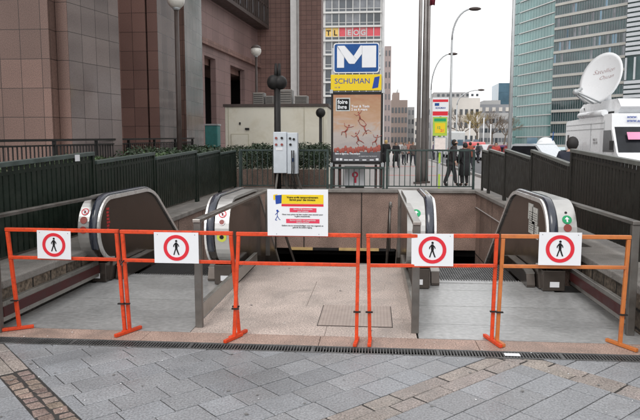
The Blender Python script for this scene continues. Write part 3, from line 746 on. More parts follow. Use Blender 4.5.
def ped_sign(x0, x1, z0, z1, y, label, tilt=0.):
    cx, cz = (x0+x1)/2, (z0+z1)/2; w = x1-x0; h = z1-z0
    t = thing('prohibition_sign', label, 'sign', (cx, y, cz), 'white no pedestrians signs on the barriers')
    MB().box(x0, x1, y-.004, y, z0, z1).build('panel', 'white', t)
    r = min(w, h)*.42
    mb = MB(); mb.disc((cx, y-.0045, cz), (0, -1, 0), r, r*.74, .002, 40); mb.build('ring', 'red', t)
    s = r*.0125*.92
    f = MB(); Y0, Y1 = y-.0065, y-.0045
    f.disc((cx+.5*s, y-.0045, cz+46*s), (0, -1, 0), 7.5*s, 0, .002, 14)
    P = lambda pts: [(cx+a*s, cz+b*s) for a, b in pts]
    f.prism(P([(-7,36),(6,37),(9,10),(7,-6),(-7,-6),(-9,8)]), 'y', Y1, Y0)
    f.prism(P([(-7,35),(-20,18),(-21,6),(-16,6),(-14,16),(-6,24)]), 'y', Y1-.0002, Y0-.0002)
    f.prism(P([(5,34),(16,22),(20,9),(15,8),(11,18),(4,24)]), 'y', Y1-.0004, Y0-.0004)
    f.prism(P([(-7,-4),(1,-4),(-8,-28),(-13,-47),(-21,-47),(-14,-24)]), 'y', Y1-.0006, Y0-.0006)
    f.prism(P([(-2,-4),(7,-4),(13,-24),(21,-46),(13,-47),(5,-27)]), 'y', Y1-.0008, Y0-.0008)
    f.build('pedestrian_symbol', 'black', t)
    tk = MB()
    for sx in (-1, 1): tk.tube([(cx+sx*w*.42, y-.006, z1-.02), (cx+sx*w*.42, y+.03, z1-.005), (cx+sx*w*.42, y+.055, z1-.02)], .003, 5)
    tk.build('cable_tie', 'dark', t)
    if tilt: t.rotation_euler = (0, R(tilt), 0)
    return t
ped_sign(-2.89, -2.59, .655, .90, 5.04, 'no pedestrians sign on the leftmost barrier', 1.2)
ped_sign(-1.84, -1.46, .645, .905, 5.0, 'no pedestrians sign on the second barrier, in front of the left landing')
ped_sign(.30, .635, .655, .92, 5.01, 'no pedestrians sign on the barrier right of the notice board', -.5)
ped_sign(1.31, 1.64, .675, .94, 5.035, 'no pedestrians sign on the faded amber barrier')
# info board
x0, x1, z0, z1, y = -.87, -.375, .895, 1.275, 4.965
t = thing('notice_board', 'white station notice with yellow heading and two red boxes above the middle barrier', 'notice', ((x0+x1)/2, y, z0))
MB().box(x0, x1, y-.004, y, z0, z1).build('panel', 'white', t)
w, h = x1-x0, z1-z0; U = lambda u: x0+u*w; V = lambda v: z1-v*h
MB().box(U(.235), U(.925), y-.0055, y-.0045, V(.31), V(.115)).build('yellow_heading', 'yellow', t)
MB().box(U(.235), U(.925), y-.0055, y-.0045, V(.365), V(.315)).build('red_stripe', 'red', t)
MB().box(U(.37), U(.81), y-.0055, y-.0045, V(.49), V(.40)).build('red_box', 'redbox', t)
MB().box(U(.31), U(.86), y-.0055, y-.0045, V(.725), V(.635)).build('red_box', 'redbox', t)
text('Votre arrêt temporairement\nfermé pour des travaux', .022, (U(.58), y-.0065, V(.19)), 'black', t, align='CENTER', bold=.0004)
text('Gare STIB inaccessible\npour travaux', .017, (U(.59), y-.0065, V(.44)), 'white', t, align='CENTER')
text('Station tijdelijk niet toegankelijk\nwegens werken', .0165, (U(.585), y-.0065, V(.675)), 'white', t, align='CENTER')
for v_, s_ in ((.55, 'Nous vous prions de bien vouloir nous excuser pour'), (.59, 'la gêne occasionnée.'), (.79, 'Gelieve ons te verontschuldigen voor het ongemak en'), (.83, 'gebruik de andere ingang.')):
    text(s_, .0155, (U(.58), y-.0055, V(v_)), 'dark', t, align='CENTER')
m_ = MB(); m_.prism([(U(.13), V(.13)), (U(.24), V(.12)), (U(.235), V(.30)), (U(.14), V(.32))], 'y', y-.0045, y-.0055, 0); m_.prism([(U(.10), V(.12)), (U(.17), V(.105)), (U(.12), V(.24)), (U(.10), V(.22))], 'y', y-.0048, y-.0053, 1)
m_.build('blue_emblem', ['navy', 'yellow'], t)
m_ = MB(); m_.disc((U(.165), y-.0045, V(.46)), (0,-1,0), .009, 0, .001, 12)
for a in [((.165,.48),(.165,.58)), ((.165,.58),(.13,.66)), ((.165,.58),(.20,.65)), ((.165,.50),(.13,.55)), ((.165,.50),(.195,.47)), ((.13,.66),(.16,.665)), ((.20,.65),(.215,.655))]:
    m_.bar((U(a[0][0]), y-.005, V(a[0][1])), (U(a[1][0]), y-.005, V(a[1][1])), .005, .001, up=(0,1,0))
m_.build('stick_figure', 'navy', t)
mb = MB()
for sx in (.15, .85): mb.tube([(U(sx), y-.006, z0+.015), (U(sx), y+.03, z0+.01), (U(sx), y+.05, z0-.02)], .003, 5)
mb.build('cable_tie', 'dark', t)
# metro sign --------------------------------------------------------
def rrect(x0, x1, z0, z1, r, n=5):
    out = []
    for cx, cz, a0 in ((x1-r, z1-r, 0), (x0+r, z1-r, 90), (x0+r, z0+r, 180), (x1-r, z0+r, 270)):
        for i in range(n+1):
            a = R(a0+90*i/n); out.append((cx+r*math.cos(a), cz+r*math.sin(a)))
    return out
Y = 17.15
t = thing('metro_sign', 'metro station sign with blue M plate, yellow name plate and framed poster', 'sign', (-.5, Y, .41))
def col_post(x, z1): return MB().box(x-.035, x+.035, Y-.0, Y+.07, .41, z1)
for x in (-1.15, .16):
    MB().box(x-.035, x+.035, Y, Y+.07, 1.05, 4.2).build('post', 'pole', t)
    MB().box(x-.04, x+.04, Y-.005, Y+.075, .41, 1.05).build('post', 'rust', t)
for x in (-.97, .02): MB().box(x-.035, x+.035, Y-.01, Y+.06, .41, 1.05).build('post', 'rust', t)
MB().box(-1.2, .2, Y-.06, Y-.02, .93, .99).build('cross_bar', 'rust', t)
p = MB(); p.prism(rrect(-1.145, .085, 3.52, 4.31, .07), 'y', Y-.11, Y-.05); mp_ = p.build('metro_plate', 'white', t)
p = MB(); p.prism(rrect(-1.12, .06, 3.545, 4.285, .06), 'y', Y-.113, Y-.111); p.build('blue_face', 'blue', mp_)
p = MB(); y0_, y1_ = Y-.114, Y-.118
p.prism([(-1.05,3.66),(-.86,3.66),(-.86,3.98),(-1.05,4.22)], 'y', y0_, y1_)
p.prism([(-1.045,4.24),(-.85,4.24),(-.53,3.88),(-.60,3.77),(-.73,3.77)], 'y', y0_-.001, y1_-.001)
p.prism([(-.71,3.76),(-.58,3.76),(-.38,4.02),(-.38,4.24),(-.42,4.24),(-.62,3.94)], 'y', y0_-.002, y1_-.002)
p.prism([(-.375,3.66),(.0,3.66),(.0,4.235),(-.375,4.235)], 'y', y0_-.001, y1_-.001)
p.build('letter_m', 'white', mp_)
p = MB()
for a, b in (((-.85,4.24),(-.53,3.88)), ((-1.05,4.22),(-.73,3.77)), ((-.378,4.24),(-.378,3.66))): p.bar((a[0], y1_-.004, a[1]), (b[0], y1_-.004, b[1]), .008, .002, up=(0,1,0))
p.build('fold_line', 'pole', mp_)
p = MB(); p.box(-1.22, .15, Y-.10, Y-.04, 3.05, 3.48); yp = p.build('name_plate', 'yellow', t, bevel=.012)
text('SCHUMAN', .20, (-1.12, Y-.102, 3.24), 'navy', yp, bold=.0)
text('1A 1B', .06, (-1.12, Y-.102, 3.12), 'navy', yp)
p = MB(); p.prism([(-.10,3.10),(.06,3.13),(.10,3.43),(-.04,3.40)], 'y', Y-.101, Y-.104); p.build('blue_emblem', 'navy', yp)
p = MB(); p.box(-1.21, .2, Y-.10, Y-.005, 1.06, 3.02); pf = p.build('poster_frame', 'dark', t, bevel=.01)
p = MB(); p.box(-1.15, .14, Y-.108, Y-.102, 1.40, 2.94); p.build('poster', 'poster', pf)
p = MB(); p.box(-1.15, .14, Y-.108, Y-.102, 1.14, 1.40); p.build('poster_footer', plainmat('charcoal_print', (.09,.09,.10)), pf)
p = MB(); p.box(-1.08, -.69, Y-.111, Y-.1085, 2.50, 2.86, 0); p.box(-1.05, -.72, Y-.1125, Y-.1115, 2.53, 2.83, 1); p.build('poster_emblem', [plainmat('pale_grey_print', (.45,.47,.46)), M['black']], pf)
text('foire\nlivre', .15, (-1.03, Y-.1135, 2.70), 'white', pf, bold=.004, sx=.95)
text('Tour & Taxis\n2 au 6 mars', .092, (-.66, Y-.11, 2.60), 'white', pf, bold=.002)
text('dans la ligne du Thématique', .072, (-1.10, Y-.11, 1.33), 'white', pf, bold=.002, sx=.85)
text('un espace pour les lecteurs', .045, (-.45, Y-.11, 1.27), 'white', pf)
p = MB()
for i, u in enumerate((-1.07, -.97, -.85, -.72, -.55, -.35, -.15, .02)): p.box(u, u+(.07 if i in (0, 1, 7) else .11), Y-.1105, Y-.109, 1.165, 1.165+(.06 if i in (0, 1, 7) else .03))
p.build('poster_logos', 'white', pf)
random.seed(3); figm = plainmat('brick_red_print', (.30,.07,.05))
def fig(x, z, s, a):
    p = MB()
    ca, sa = math.cos(a), math.sin(a)
    q = lambda u, v: (x+s*(u*ca-v*sa), Y-.112, z+s*(u*sa+v*ca))
    p.tube([q(0, 0), q(.1, .5), q(0, 1)], [s*.16, s*.13, s*.12], 6); p.ball(q(.05, 1.3), s*.16, s*.05, s*.17, 8)
    p.tube([q(0, 0), q(-.5, -.3), q(-.3, -.9)], [s*.11, s*.08, s*.05], 6); p.tube([q(0, 0), q(.4, -.4), q(.7, -.9)], [s*.11, s*.08, s*.05], 6)
    p.tube([q(0, .9), q(.5, 1.2), q(.9, 1.6)], [s*.07, s*.06, s*.04], 6); p.tube([q(0, .9), q(-.5, .8), q(-.9, 1.3)], [s*.07, s*.06, s*.04], 6)
    p.build('poster_figure', figm, pf)
fig(-.42, 2.30, .13, .3); fig(-.30, 2.08, .14, -2.8); fig(-.82, 1.95, .15, -.5); fig(-.46, 1.72, .15, .4); fig(.0, 1.68, .13, -.3)
p = MB()
for k in range(18): p.ball((-1.09+k*.07, Y-.11, 1.42+random.uniform(0, .09)), random.uniform(.03, .055), .006, random.uniform(.05, .10), 8)
p.build('poster_crowd', figm, pf)
for x in (-1.2, .2):
    MB().box(x-.04, x+.04, Y-.12, Y-.0, 1.0, 1.1).build('bracket', 'pole', t); MB().box(x-.04, x+.04, Y-.12, Y-.0, 2.98, 3.08).build('bracket', 'pole', t)
t = thing('sandwich_board', 'small white leaning board with red figure on the ground under the metro poster', 'board', (-.5, 17.6, 0))
MB().box(-.86, -.28, 17.5, 17.53, .42, 1.0).build('panel', 'white', t)
p = MB(); p.disc((-.56, 17.499, .75), (0,-1,0), .09, .04, .002, 12); p.box(-.60, -.52, 17.497, 17.499, .52, .66); p.build('red_mark', 'redbox', t)
MB().box(-.84, -.30, 17.54, 17.6, -.03, .419).build('stand', 'dark', t)
# ================================================================== CONTROL CABINET, POSTS, CABIN
t = thing('camera_post', 'tall black post with a fat ball and two prongs above the grey cabinet', 'post', (-2.62, 16.5, .41))
MB().tube([(-2.62, 16.62, .41), (-2.62, 16.62, 3.2)], [.095, .085], 12).build('pole', 'dark', t)
p = MB(); p.ball((-2.71, 16.62, 3.25), .19, .19, .20); p.ball((-2.54, 16.62, 3.24), .19, .19, .19); p.build('ball_housing', 'dark', t)
for x in (-2.66, -2.57): MB().tube([(x, 16.62, 3.3), (x+.01, 16.62, 3.74)], [.055, .035], 8).build('prong', 'dark', t)
t = thing('control_cabinet', 'pale grey electrical cabinet with red and black buttons and hanging cables', 'cabinet', (-2.35, 16.35, .41))
MB().box(-2.67, -2.32, 16.2, 16.5, .85, 1.93).build('cabinet_box', 'cabgrey', t, bevel=.012)
MB().box(-2.315, -2.04, 16.25, 16.5, .83, 1.91).build('cabinet_box', 'cabgrey', t, bevel=.012)
for (bx, bz, mm) in [(-2.59,1.77,'brownred'),(-2.44,1.77,'dark'),(-2.59,1.60,'brownred'),(-2.44,1.60,'brownred'),(-2.23,1.76,'dark'),(-2.13,1.74,'dark'),(-2.22,1.6,'dark')]:
    p = MB(); yb = 16.2 if bx < -2.3 else 16.25; p.disc((bx, yb-.0, bz), (0,-1,0), .032, 0, .03, 14); p.build('button', mm, t)
MB().box(-2.2, -2.12, 16.24, 16.25, 1.15, 1.25).build('blue_label', 'blue', t)
MB().box(-2.6, -2.42, 16.19, 16.2, 1.45, 1.52).build('label_plate', 'white', t)
p = MB()
for k in range(6):
    x = random.choice((-2.62, -2.54, -2.47, -2.4, -2.2, -2.14))+k*.006; e = x+random.uniform(-.05, .12)
    p.tube([(x, 16.17, 1.45), (x+.01, 16.15, 1.0), (x+.0, 16.16, .8), (e, 16.12, .43)], .008, 6)
p.build('cables', 'dark', t)
for x, s in ((-2.58, -.05), (-2.4, .08), (-2.2, .1), (-2.1, .16)):
    p = MB(); p.bar((x, 16.35, .86), (x+s, 16.3, .41), .05, .05); p.build('leg', 'steel_dull', t)
t = thing('bollard_post', 'slim black post topped with a ball in front of the cream cabin', 'post', (-1.79, 19.5, 0))
MB().tube([(-1.79, 20.4, -.03), (-1.79, 20.4, 2.75)], .05, 10).build('pole', 'dark', t)
MB().ball((-1.79, 20.4, 2.62), .16).build('ball_finial', 'dark', t)
# cabin
t = thing('site_cabin', 'cream metal cabin with a small door behind the hedge', 'cabin', (-3.3, 21, 0))
MB().box(-5.12, -1.62, 21, 23.6, -.03, 2.86).build('cabin_wall', 'cream', t, bevel=.02)
MB().box(-5.17, -1.57, 20.95, 23.65, 2.86, 2.95).build('roof', 'poledark', t)
d = MB(); d.box(-4.92, -4.30, 20.975, 21.0, .1, 1.95, 1); d.box(-4.895, -4.325, 20.965, 20.976, .12, 1.92, 0); dd = d.build('door', ['cream', 'creamline'], t)
MB().box(-4.38, -4.35, 20.94, 20.965, 1.0, 1.12).build('handle', 'dark', dd)
p = MB()
for x in (-5.0, -3.3, -2.4, -1.75): p.box(x-.012, x+.012, 20.985, 21.0, .05, 2.86)
p.build('panel_seam', 'creamline', t)
p = MB(); p.box(-4.42, -4.28, 20.95, 21.0, 2.08, 2.15, 0); p.build('lamp_box', 'dark', t)
for (x, z) in ((-4.18, 1.3), (-4.15, 1.6), (-4.6, 2.3)): MB().box(x-.025, x+.025, 20.96, 21, z-.04, z+.04).build('fitting', 'dark', t)
k_ = 0
for (x0, x1, h, dep) in ((-4.35, -3.95, .42, .5), (-3.9, -3.6, .3, .5), (-3.5, -2.95, .52, .6), (-2.85, -2.4, .3, .5)):
    a = thing('rooftop_unit', ('grey ventilation unit, leftmost on the cream cabin roof', 'smallest grey ventilation unit on the cream cabin roof', 'biggest grey ventilation unit, mid roof of the cream cabin', 'flat grey ventilation unit, rightmost on the cream cabin roof')[k_], 'ventilation unit', (x0, 22.0, 2.95)); k_ += 1
    MB().box(x0, x1, 22.0, 22+dep, 2.95, 3.0+h).build('casing', 'steel_dull', a, bevel=.02)
    p = MB()
    for i in range(6): p.box(x0+.04, x1-.04, 21.985, 22.0, 3.0+i*h/6.3, 3.0+i*h/6.3+.015)
    p.build('grille', 'dark', a)
# ================================================================== LAMPS, POLES
def globe_lamp(px, py, Yd, rg, label, m='poledark', rp=.05):
    X, Z = at(px, py, Yd)
    t = thing('globe_lamp', label, 'street lamp', (X, Yd, 0))
    MB().tube([(X, Yd, -.03), (X, Yd, Z-rg*.9)], [rp*1.3, rp], 12).build('pole', m, t)
    MB().tube([(X, Yd, Z-rg*1.15), (X, Yd, Z-rg*.8)], [rp*1.2, rp*2.2], 12).build('collar', 'pole', t)
    MB().ball((X, Yd, Z), rg, rg, rg, 20).build('globe', 'globe', t)
    MB().ball((X, Yd, Z+rg*.15), rg*1.03, rg*1.03, rg, 20, z0=.35).build('cap', 'poledark', t)
globe_lamp(176, 0, 17, .24, 'globe street lamp nearest on the left in front of the polished granite pier', rp=.058)
globe_lamp(256, 51, 24.6, .21, 'globe street lamp rising behind the left end of the cream cabin', rp=.045)
def arm_lamp(px, ptop, pxh, pyh, Yd, label, r=.09, low=-.03):
    X, Z = at(px, ptop, Yd); Xh, Zh = at(pxh, pyh, Yd)
    t = thing('street_lamp', label, 'street lamp', (X, Yd, 0))
    zc = Z-(Zh-Z)*.3; pts = [(X, Yd, low), (X, Yd, Z)]; n = 8
    MB().tube(pts, [r*1.3, r*.8], 10).build('pole', 'pole', t)
    arc = []
    for i in range(n+1):
        u = i/n; arc.append((X+(Xh-X)*(1-math.cos(u*math.pi/2)), Yd, Z+(Zh-Z)*math.sin(u*math.pi/2)))
    MB().tube(arc, [r*.75]*n+[r*.5], 8).build('arm', 'pole', t)
    p = MB(); p.ball((Xh+r*3*(1 if Xh > X else -1), Yd, Zh), r*5, r*2.2, r*1.5, 12); p.build('lamp_head', 'poledark', t)
arm_lamp(452, 40, 471, 9, 38, 'tall street lamp with curved arm, highest in the white sky', r=.075)
arm_lamp(431, 90, 450, 54, 60, 'street lamp with curved arm right of the flagpoles', r=.09)
arm_lamp(457, 105, 479, 90, 90, 'most distant curved street lamp above the pale offices', r=.1)
X, Z = at(514, 5, 22)
t = thing('tall_pole', 'tall pale grey pole in front of the teal glass tower', 'pole', (X, 22, 0))
MB().tube([(X, 22, -.03), (X, 22, 9)], [.07, .045], 14).build('pole_shaft', 'pole', t)
MB().box(X-.06, X+.06, 21.87, 21.91, 1.0, 1.4).build('hatch', 'pole', t)
for i, (xf, xt, lab) in enumerate(((1.74, 1.76, 'left flagpole of the close trio'), (1.95, 1.98, 'middle flagpole of the close trio'), (2.13, 2.12, 'right flagpole of the close trio, with a dark red flag'))):
    t = thing('flagpole', lab, 'flagpole', (xf, 25.7+i*.3, 0), 'flagpoles standing close together')
    MB().tube([(xf, 25.7+i*.3, -.03), (xt, 25.7+i*.3, 13)], [.095, .055], 14).build('mast', 'flagpole', t)
    MB().box(xf-.16, xf+.16, 25.54+i*.3, 25.86+i*.3, -.03, .05).build('base', 'poledark', t)
    if i == 2:
        p = MB(); n = 10
        vs = []; 
        for j in range(n+1):
            for k in range(7): vs.append((xt+.03+.32*k/6*(1-.3*j/n)+.03*math.sin(j), 26.25+.08*math.sin(k*2.1+j*.3), 11.5-4.3*j/n))
        p.add(vs, [(j*7+k, j*7+k+1, (j+1)*7+k+1, (j+1)*7+k) for j in range(n) for k in range(6)], 0, True)
        fl = p.build('flag', mat('dark_red_cloth', (.22,.03,.05), .8, var=.3, scale=3), t); q = fl.modifiers.new('s', 'SOLIDIFY'); q.thickness = .01
# bus stop
X = 2.36; Y = 23.2
t = thing('bus_stop_sign', 'bus stop post with white and red top plate and lime green plate below', 'bus stop sign', (X, Y, 0))
for z0_, z1_, m_ in ((-.03, .5, 'lime'), (.5, .9, 'pole'), (.9, 3.2, 'lime')): MB().box(X-.035, X+.035, Y-.04, Y+.04, z0_, z1_-.002).build('post', m_, t)
MB().box(X-.30, X+.27, Y-.09, Y-.05, 2.60, 3.28).build('top_plate', 'white', t)
p = MB(); p.box(X-.29, X+.26, Y-.094, Y-.091, 3.12, 3.21, 0); p.box(X-.29, X+.26, Y-.094, Y-.091, 2.63, 2.78, 0); p.box(X-.22, X-.06, Y-.094, Y-.091, 2.98, 3.08, 1); p.build('plate_stripes', ['red', 'blue'], t)
text('SCHUMAN', .075, (X-.01, Y-.096, 2.88), 'navy', t, align='CENTER', bold=.002)
MB().box(X-.27, X+.24, Y-.09, Y-.05, 1.90, 2.58).build('lime_plate', 'lime', t)
p = MB(); p.box(X-.20, X+.17, Y-.094, Y-.091, 2.0, 2.36, 0); p.box(X-.23, X+.2, Y-.094, Y-.091, 2.42, 2.53, 1); p.build('lime_plate_print', ['yellow', 'green'], t)
text('12', .13, (X-.13, Y-.096, 2.15), 'green', t, bold=.003); text('21', .13, (X-.0, Y-.096, 2.05), 'redbox', t, bold=.003)
MB().box(X-.22, X+.22, Y-.09, Y-.05, 1.30, 1.85).build('timetable_case', 'pole', t); MB().box(X-.19, X+.19, Y-.095, Y-.091, 1.34, 1.81).build('timetable', mat('timetable_paper', (.72,.64,.6), .6, var=.1, scale=12), t)
# ================================================================== PEOPLE
def person(name_label, loc, h, coat, legs, hair, pose='stand', rz=0, long_=False, lean=0., group=None, bag=False, simple=False):
    t = thing('person', name_label, 'person', (0, 0, 0), group)
    k = h/1.72; L = lean
    sw = {'stand': .02, 'walk': .2}[pose]
    J = {'pel': (0, 0, .93), 'sp': (0, -L*.4, 1.12), 'ch': (0, -L*.8, 1.32), 'nk': (0, -L, 1.47), 'hd': (0, -L-.02, 1.60), 'tp': (0, -L-.015, 1.68)}
    for s, n in ((-1, 'l'), (1, 'r')):
        J['sh'+n] = (s*.17, -L*.85, 1.40); J['el'+n] = (s*.23, -L*.7+.04*s, 1.14); J['wr'+n] = (s*.22, -L-.12-.05*s, .93); J['ha'+n] = (s*.215, -L-.15-.05*s, .85)
        J['hp'+n] = (s*.09, 0, .88); J['kn'+n] = (s*.10, -s*sw*.5-.03, .49); J['an'+n] = (s*.10, s*-sw+.02, .09); J['ft'+n] = (s*.11, s*-sw-.14, .035)
    E_ = [('pel','sp'),('sp','ch'),('ch','nk'),('nk','hd'),('hd','tp')]
    for n in 'lr': E_ += [('ch','sh'+n),('sh'+n,'el'+n),('el'+n,'wr'+n),('wr'+n,'ha'+n),('pel','hp'+n),('hp'+n,'kn'+n),('kn'+n,'an'+n),('an'+n,'ft'+n)]
    RR = {'pel': .13, 'sp': .12, 'ch': .14, 'nk': .055, 'hd': .092, 'tp': .075, 'sh': .07, 'el': .045, 'wr': .03, 'ha': .035, 'hp': .09, 'kn': .06, 'an': .025, 'ft': .02}
    def skinmesh(name, keys, edges, f, m, sub=1, parent=t):
        idx = {q: i for i, q in enumerate(keys)}; me = bpy.data.meshes.new(name)
        me.from_pydata([tuple(c*k for c in J[q]) for q in keys], [(idx[a], idx[b]) for a, b in edges], [])
        o = bpy.data.objects.new(name, me); COL.objects.link(o)
        sk = o.modifiers.new('skin', 'SKIN'); me.skin_vertices or None
        for i, q in enumerate(keys):
            r = f(q)*k; me.skin_vertices[0].data[i].radius = (r, r); me.skin_vertices[0].data[i].use_root = (i == 0)
        sb = o.modifiers.new('sub', 'SUBSURF'); sb.levels = sub; sb.render_levels = sub
        dg = bpy.context.evaluated_depsgraph_get(); dg.update(); m2 = bpy.data.meshes.new_from_object(o.evaluated_get(dg)); bpy.data.objects.remove(o)
        m2.materials.clear(); m2.materials.append(m)
        for p_ in m2.polygons: p_.use_smooth = True
        o = bpy.data.objects.new(name, m2); COL.objects.link(o); o.parent = parent; return o
    base = lambda q: RR.get(q, RR.get(q[:2], .05))
    skinmesh('body', list(J), E_, base, M['skin'], 2)
    tk = ['pel','hpl','hpr','knl','knr','anl','anr']
    skinmesh('trousers', tk, [('pel','hpl'),('pel','hpr'),('hpl','knl'),('hpr','knr'),('knl','anl'),('knr','anr')], lambda q: max(base(q)+.022, .062), plainmat('trouser_cloth', legs, .8), 2)
    for n in 'lr':
        skinmesh('shoe', ['an'+n, 'ft'+n], [('an'+n, 'ft'+n)], lambda q: .062, M['dark'], 1)
    ck = ['ch','sp','pel','nk','shl','shr','ell','elr','wrl','wrr']; J['nk2'] = J['nk']
    skinmesh('coat', ck, [('ch','sp'),('sp','pel'),('ch','nk'),('ch','shl'),('ch','shr'),('shl','ell'),('shr','elr'),('ell','wrl'),('elr','wrr')], lambda q: base(q)+(.035 if q != 'nk' else .03), plainmat('coat_cloth', coat, .85), 2)
    # coat skirt
    p = MB(); zb = .42 if long_ else .78; n = 16
    rings = [(1.20, .17, .135), (1.0, .175, .145), (.85, .20, .165), (zb, .24 if long_ else .205, .20 if long_ else .17)]
    vs = [(a*math.cos(2*math.pi*i/n)*k, (b*math.sin(2*math.pi*i/n)-L*.3*(z-.9 if z > .9 else 0))*k, z*k) for z, a, b in rings for i in range(n)]
    p.add(vs, [(r*n+i, (r+1)*n+i, (r+1)*n+(i+1) % n, r*n+(i+1) % n) for r in range(3) for i in range(n)], 0, True)
    o = p.build('coat_skirt', plainmat('coat_skirt_cloth', coat, .85), t); q = o.modifiers.new('s', 'SOLIDIFY'); q.thickness = .02
    # hair
    p = MB(); hc = Vector(J['hd'])*k; p.ball(hc+Vector((0, .035*k, .012*k)), .098*k, .10*k, .118*k, 14); o = p.build('hair', plainmat('hair_tone', hair, .7), t)
    # face features
    p = MB(); p.ball(hc+Vector((0, -.09*k, .0)), .014*k, .022*k, .022*k, 8); p.build('nose', 'skin', t)
    p = MB()
    for s in (-1, 1): p.ball(hc+Vector((s*.032*k, -.082*k, .025*k)), .010*k, .008*k, .007*k, 8)
    p.build('eyes', 'dark', t)
    if bag:
        p = MB(); p.ball((.30*k, -.05, .82*k), .16, .08, .17, 12); p.build('shoulder_bag_stub', 'dark', t) if False else None
    if not simple:
        for s, n in ((-1, 'l'), (1, 'r')):
            pp = Vector(J['ha'+n])*k; f = MB()
            for j in range(4): f.tube([pp+Vector((0, -.02+.013*j, -.02)), pp+Vector((-s*.006, -.02+.013*j, -.06)), pp+Vector((-s*.02, -.02+.013*j, -.085+.006*abs(j-1)))], [.009, .008, .006], 6)
            f.tube([pp+Vector((-s*.01, -.035, .0)), pp+Vector((-s*.02, -.06, -.03))], [.01, .007], 6); f.build('fingers', 'skin', t)
    t.location = loc; t.rotation_euler = (0, 0, R(rz)); return t
person('person in a dark grey coat leaning forward behind the railing, beside the bus stop', (2.92, 24.4, -.03), 1.80, (.035,.030,.032), (.02,.02,.022), (.02,.015,.012), 'walk', 75, False, .12)
person('person in a long black coat standing behind the railing, near the right fence', (3.46, 24.5, -.03), 1.68, (.012,.012,.014), (.01,.01,.012), (.015,.012,.012), 'stand', 200, True)
person('person with short black hair and navy jacket right behind the brown slatted fence', (3.42, 11.2, -.03), 1.78, (.015,.018,.03), (.02,.02,.03), (.012,.010,.010), 'walk', 160)
X, _ = at(386, 150, 40); person('person with blond hair and black coat right beside the metro poster', (X, 40, -.03), 1.85, (.012,.012,.014), (.012,.012,.014), (.55,.38,.15), 'stand', 180, True, simple=True)
X, _ = at(396, 150, 42); person('person in a black knee coat, second from the metro poster', (X, 42, -.03), 1.72, (.014,.013,.015), (.03,.03,.035), (.04,.03,.02), 'walk', 20, True, simple=True)
crowd = [(404, 48, (.30,.28,.27), 'person in a pale grey jacket among walkers left of the flagpoles'), (409, 52, (.42,.18,.14), 'person in a brick red jacket among walkers left of the flagpoles'),
 (413, 46, (.10,.08,.07), 'person in a brown jacket just left of the flagpoles'), (434, 60, (.12,.08,.16), 'person in a purple jacket right of the flagpoles'),
 (401, 66, (.5,.5,.5), 'distant person in a white jacket left of the flagpoles'), (470, 40, (.35,.09,.05), 'person in a rust red jacket beyond the far end of the brown fence'),
 (478, 52, (.04,.04,.05), 'person in a charcoal jacket next to the small red van'), (496, 36, (.45,.06,.05), 'person in a bright red jacket beyond the brown fence'),
 (508, 37, (.28,.05,.05), 'person in a dark red jacket left of the tall grey pole'), (439, 72, (.2,.22,.25), 'distant person in a blue grey jacket near the white van')]
for px, Yd, c, lab in crowd:
    X, _ = at(px, 150, Yd); person(lab, (X, Yd, -.03), random.uniform(1.66, 1.84), c, (.03,.03,.04), random.choice([(.03,.02,.015), (.1,.06,.03), (.015,.012,.01)]), random.choice(['walk', 'stand']), random.uniform(0, 360), simple=True)
# ================================================================== VEHICLES
def wheel(parent, x, y, r=.33, w=.2):
    p = MB(); p.tube([(x-w/2, y, r), (x+w/2, y, r)], r, 20); wl = p.build('wheel', 'tyre', parent)
    p = MB(); p.tube([(x-w/2-.01, y, r), (x+w/2+.01, y, r)], r*.6, 16); p.build('rim', 'rim', wl)
def car(label, X, Y, rz, c, h=1.45, L=4.2, W=1.7):
    t = thing('parked_car', label, 'car'); m = mat('car_paint', c, .3, var=.05, coat=.6)
    def side(pts, x0, x1, name, mm, par=t, bev=.04):
        p = MB(); p.prism(pts, 'x', x0, x1); return p.build(name, mm, par, bevel=bev)
    y0, y1 = -L/2, L/2
    body = side([(y0, .3), (y0-.02, .55), (y0+.1, .72), (y0+1.05, .86), (y1-.45, .92), (y1-.03, .85), (y1, .5), (y1-.05, .28)], -W/2, W/2, 'body', m, bev=.07)
    side([(y0+1.0, .86), (y0+1.7, h-.06), (y0+2.0, h), (y1-1.1, h), (y1-.75, h-.08), (y1-.3, .91)], -W/2+.12, W/2-.12, 'cabin', m, bev=.07)
    side([(y0+1.2, .9), (y0+1.78, h-.12), (y1-.95, h-.12), (y1-.55, .93)], -W/2+.112, W/2-.112, 'side_window', 'glassv', bev=0)
    p = MB(); p.add([(-W/2+.22, y0+1.08, .90), (W/2-.22, y0+1.08, .90), (W/2-.26, y0+1.70, h-.1), (-W/2+.26, y0+1.70, h-.1)], [(0,1,2,3)]); o = p.build('windscreen', 'glassv', t); o.modifiers.new('s', 'SOLIDIFY').thickness = .03
    for s in (-1, 1):
        MB().box(s*W*.32-.15, s*W*.32+.15, y0-.03, y0+.06, .58, .70).build('headlight', 'globe', t); MB().box(s*W*.36-.12, s*W*.36+.12, y1-.06, y1+.015, .62, .76).build('tail_light', 'red', t)
        MB().box(s*(W/2+.02)-.05, s*(W/2+.02)+.05, y0+1.25, y0+1.35, .92, 1.02).build('mirror', m, t)
        wheel(t, s*(W/2-.08), y0+.8, .31); wheel(t, s*(W/2-.08), y1-.8, .31)
    t.location = (X, Y, -.022); t.rotation_euler = (0, 0, R(rz)); return t
X, _ = at(540, 150, 33); car('white car parked behind the brown fence in front of the teal tower', X, 33, 35, (.62,.66,.70), 1.62)
X, _ = at(520, 150, 42); car('purple car parked right of the tall grey pole', X, 42, 60, (.16,.10,.24), 1.5)
X, _ = at(488, 150, 60); car('small silver car far down the street left of the tall pole', X, 60, 10, (.5,.5,.52), 1.5)
X, _ = at(503, 150, 55); car('dark red car far down the street left of the tall pole', X, 55, 15, (.3,.03,.03), 1.5)
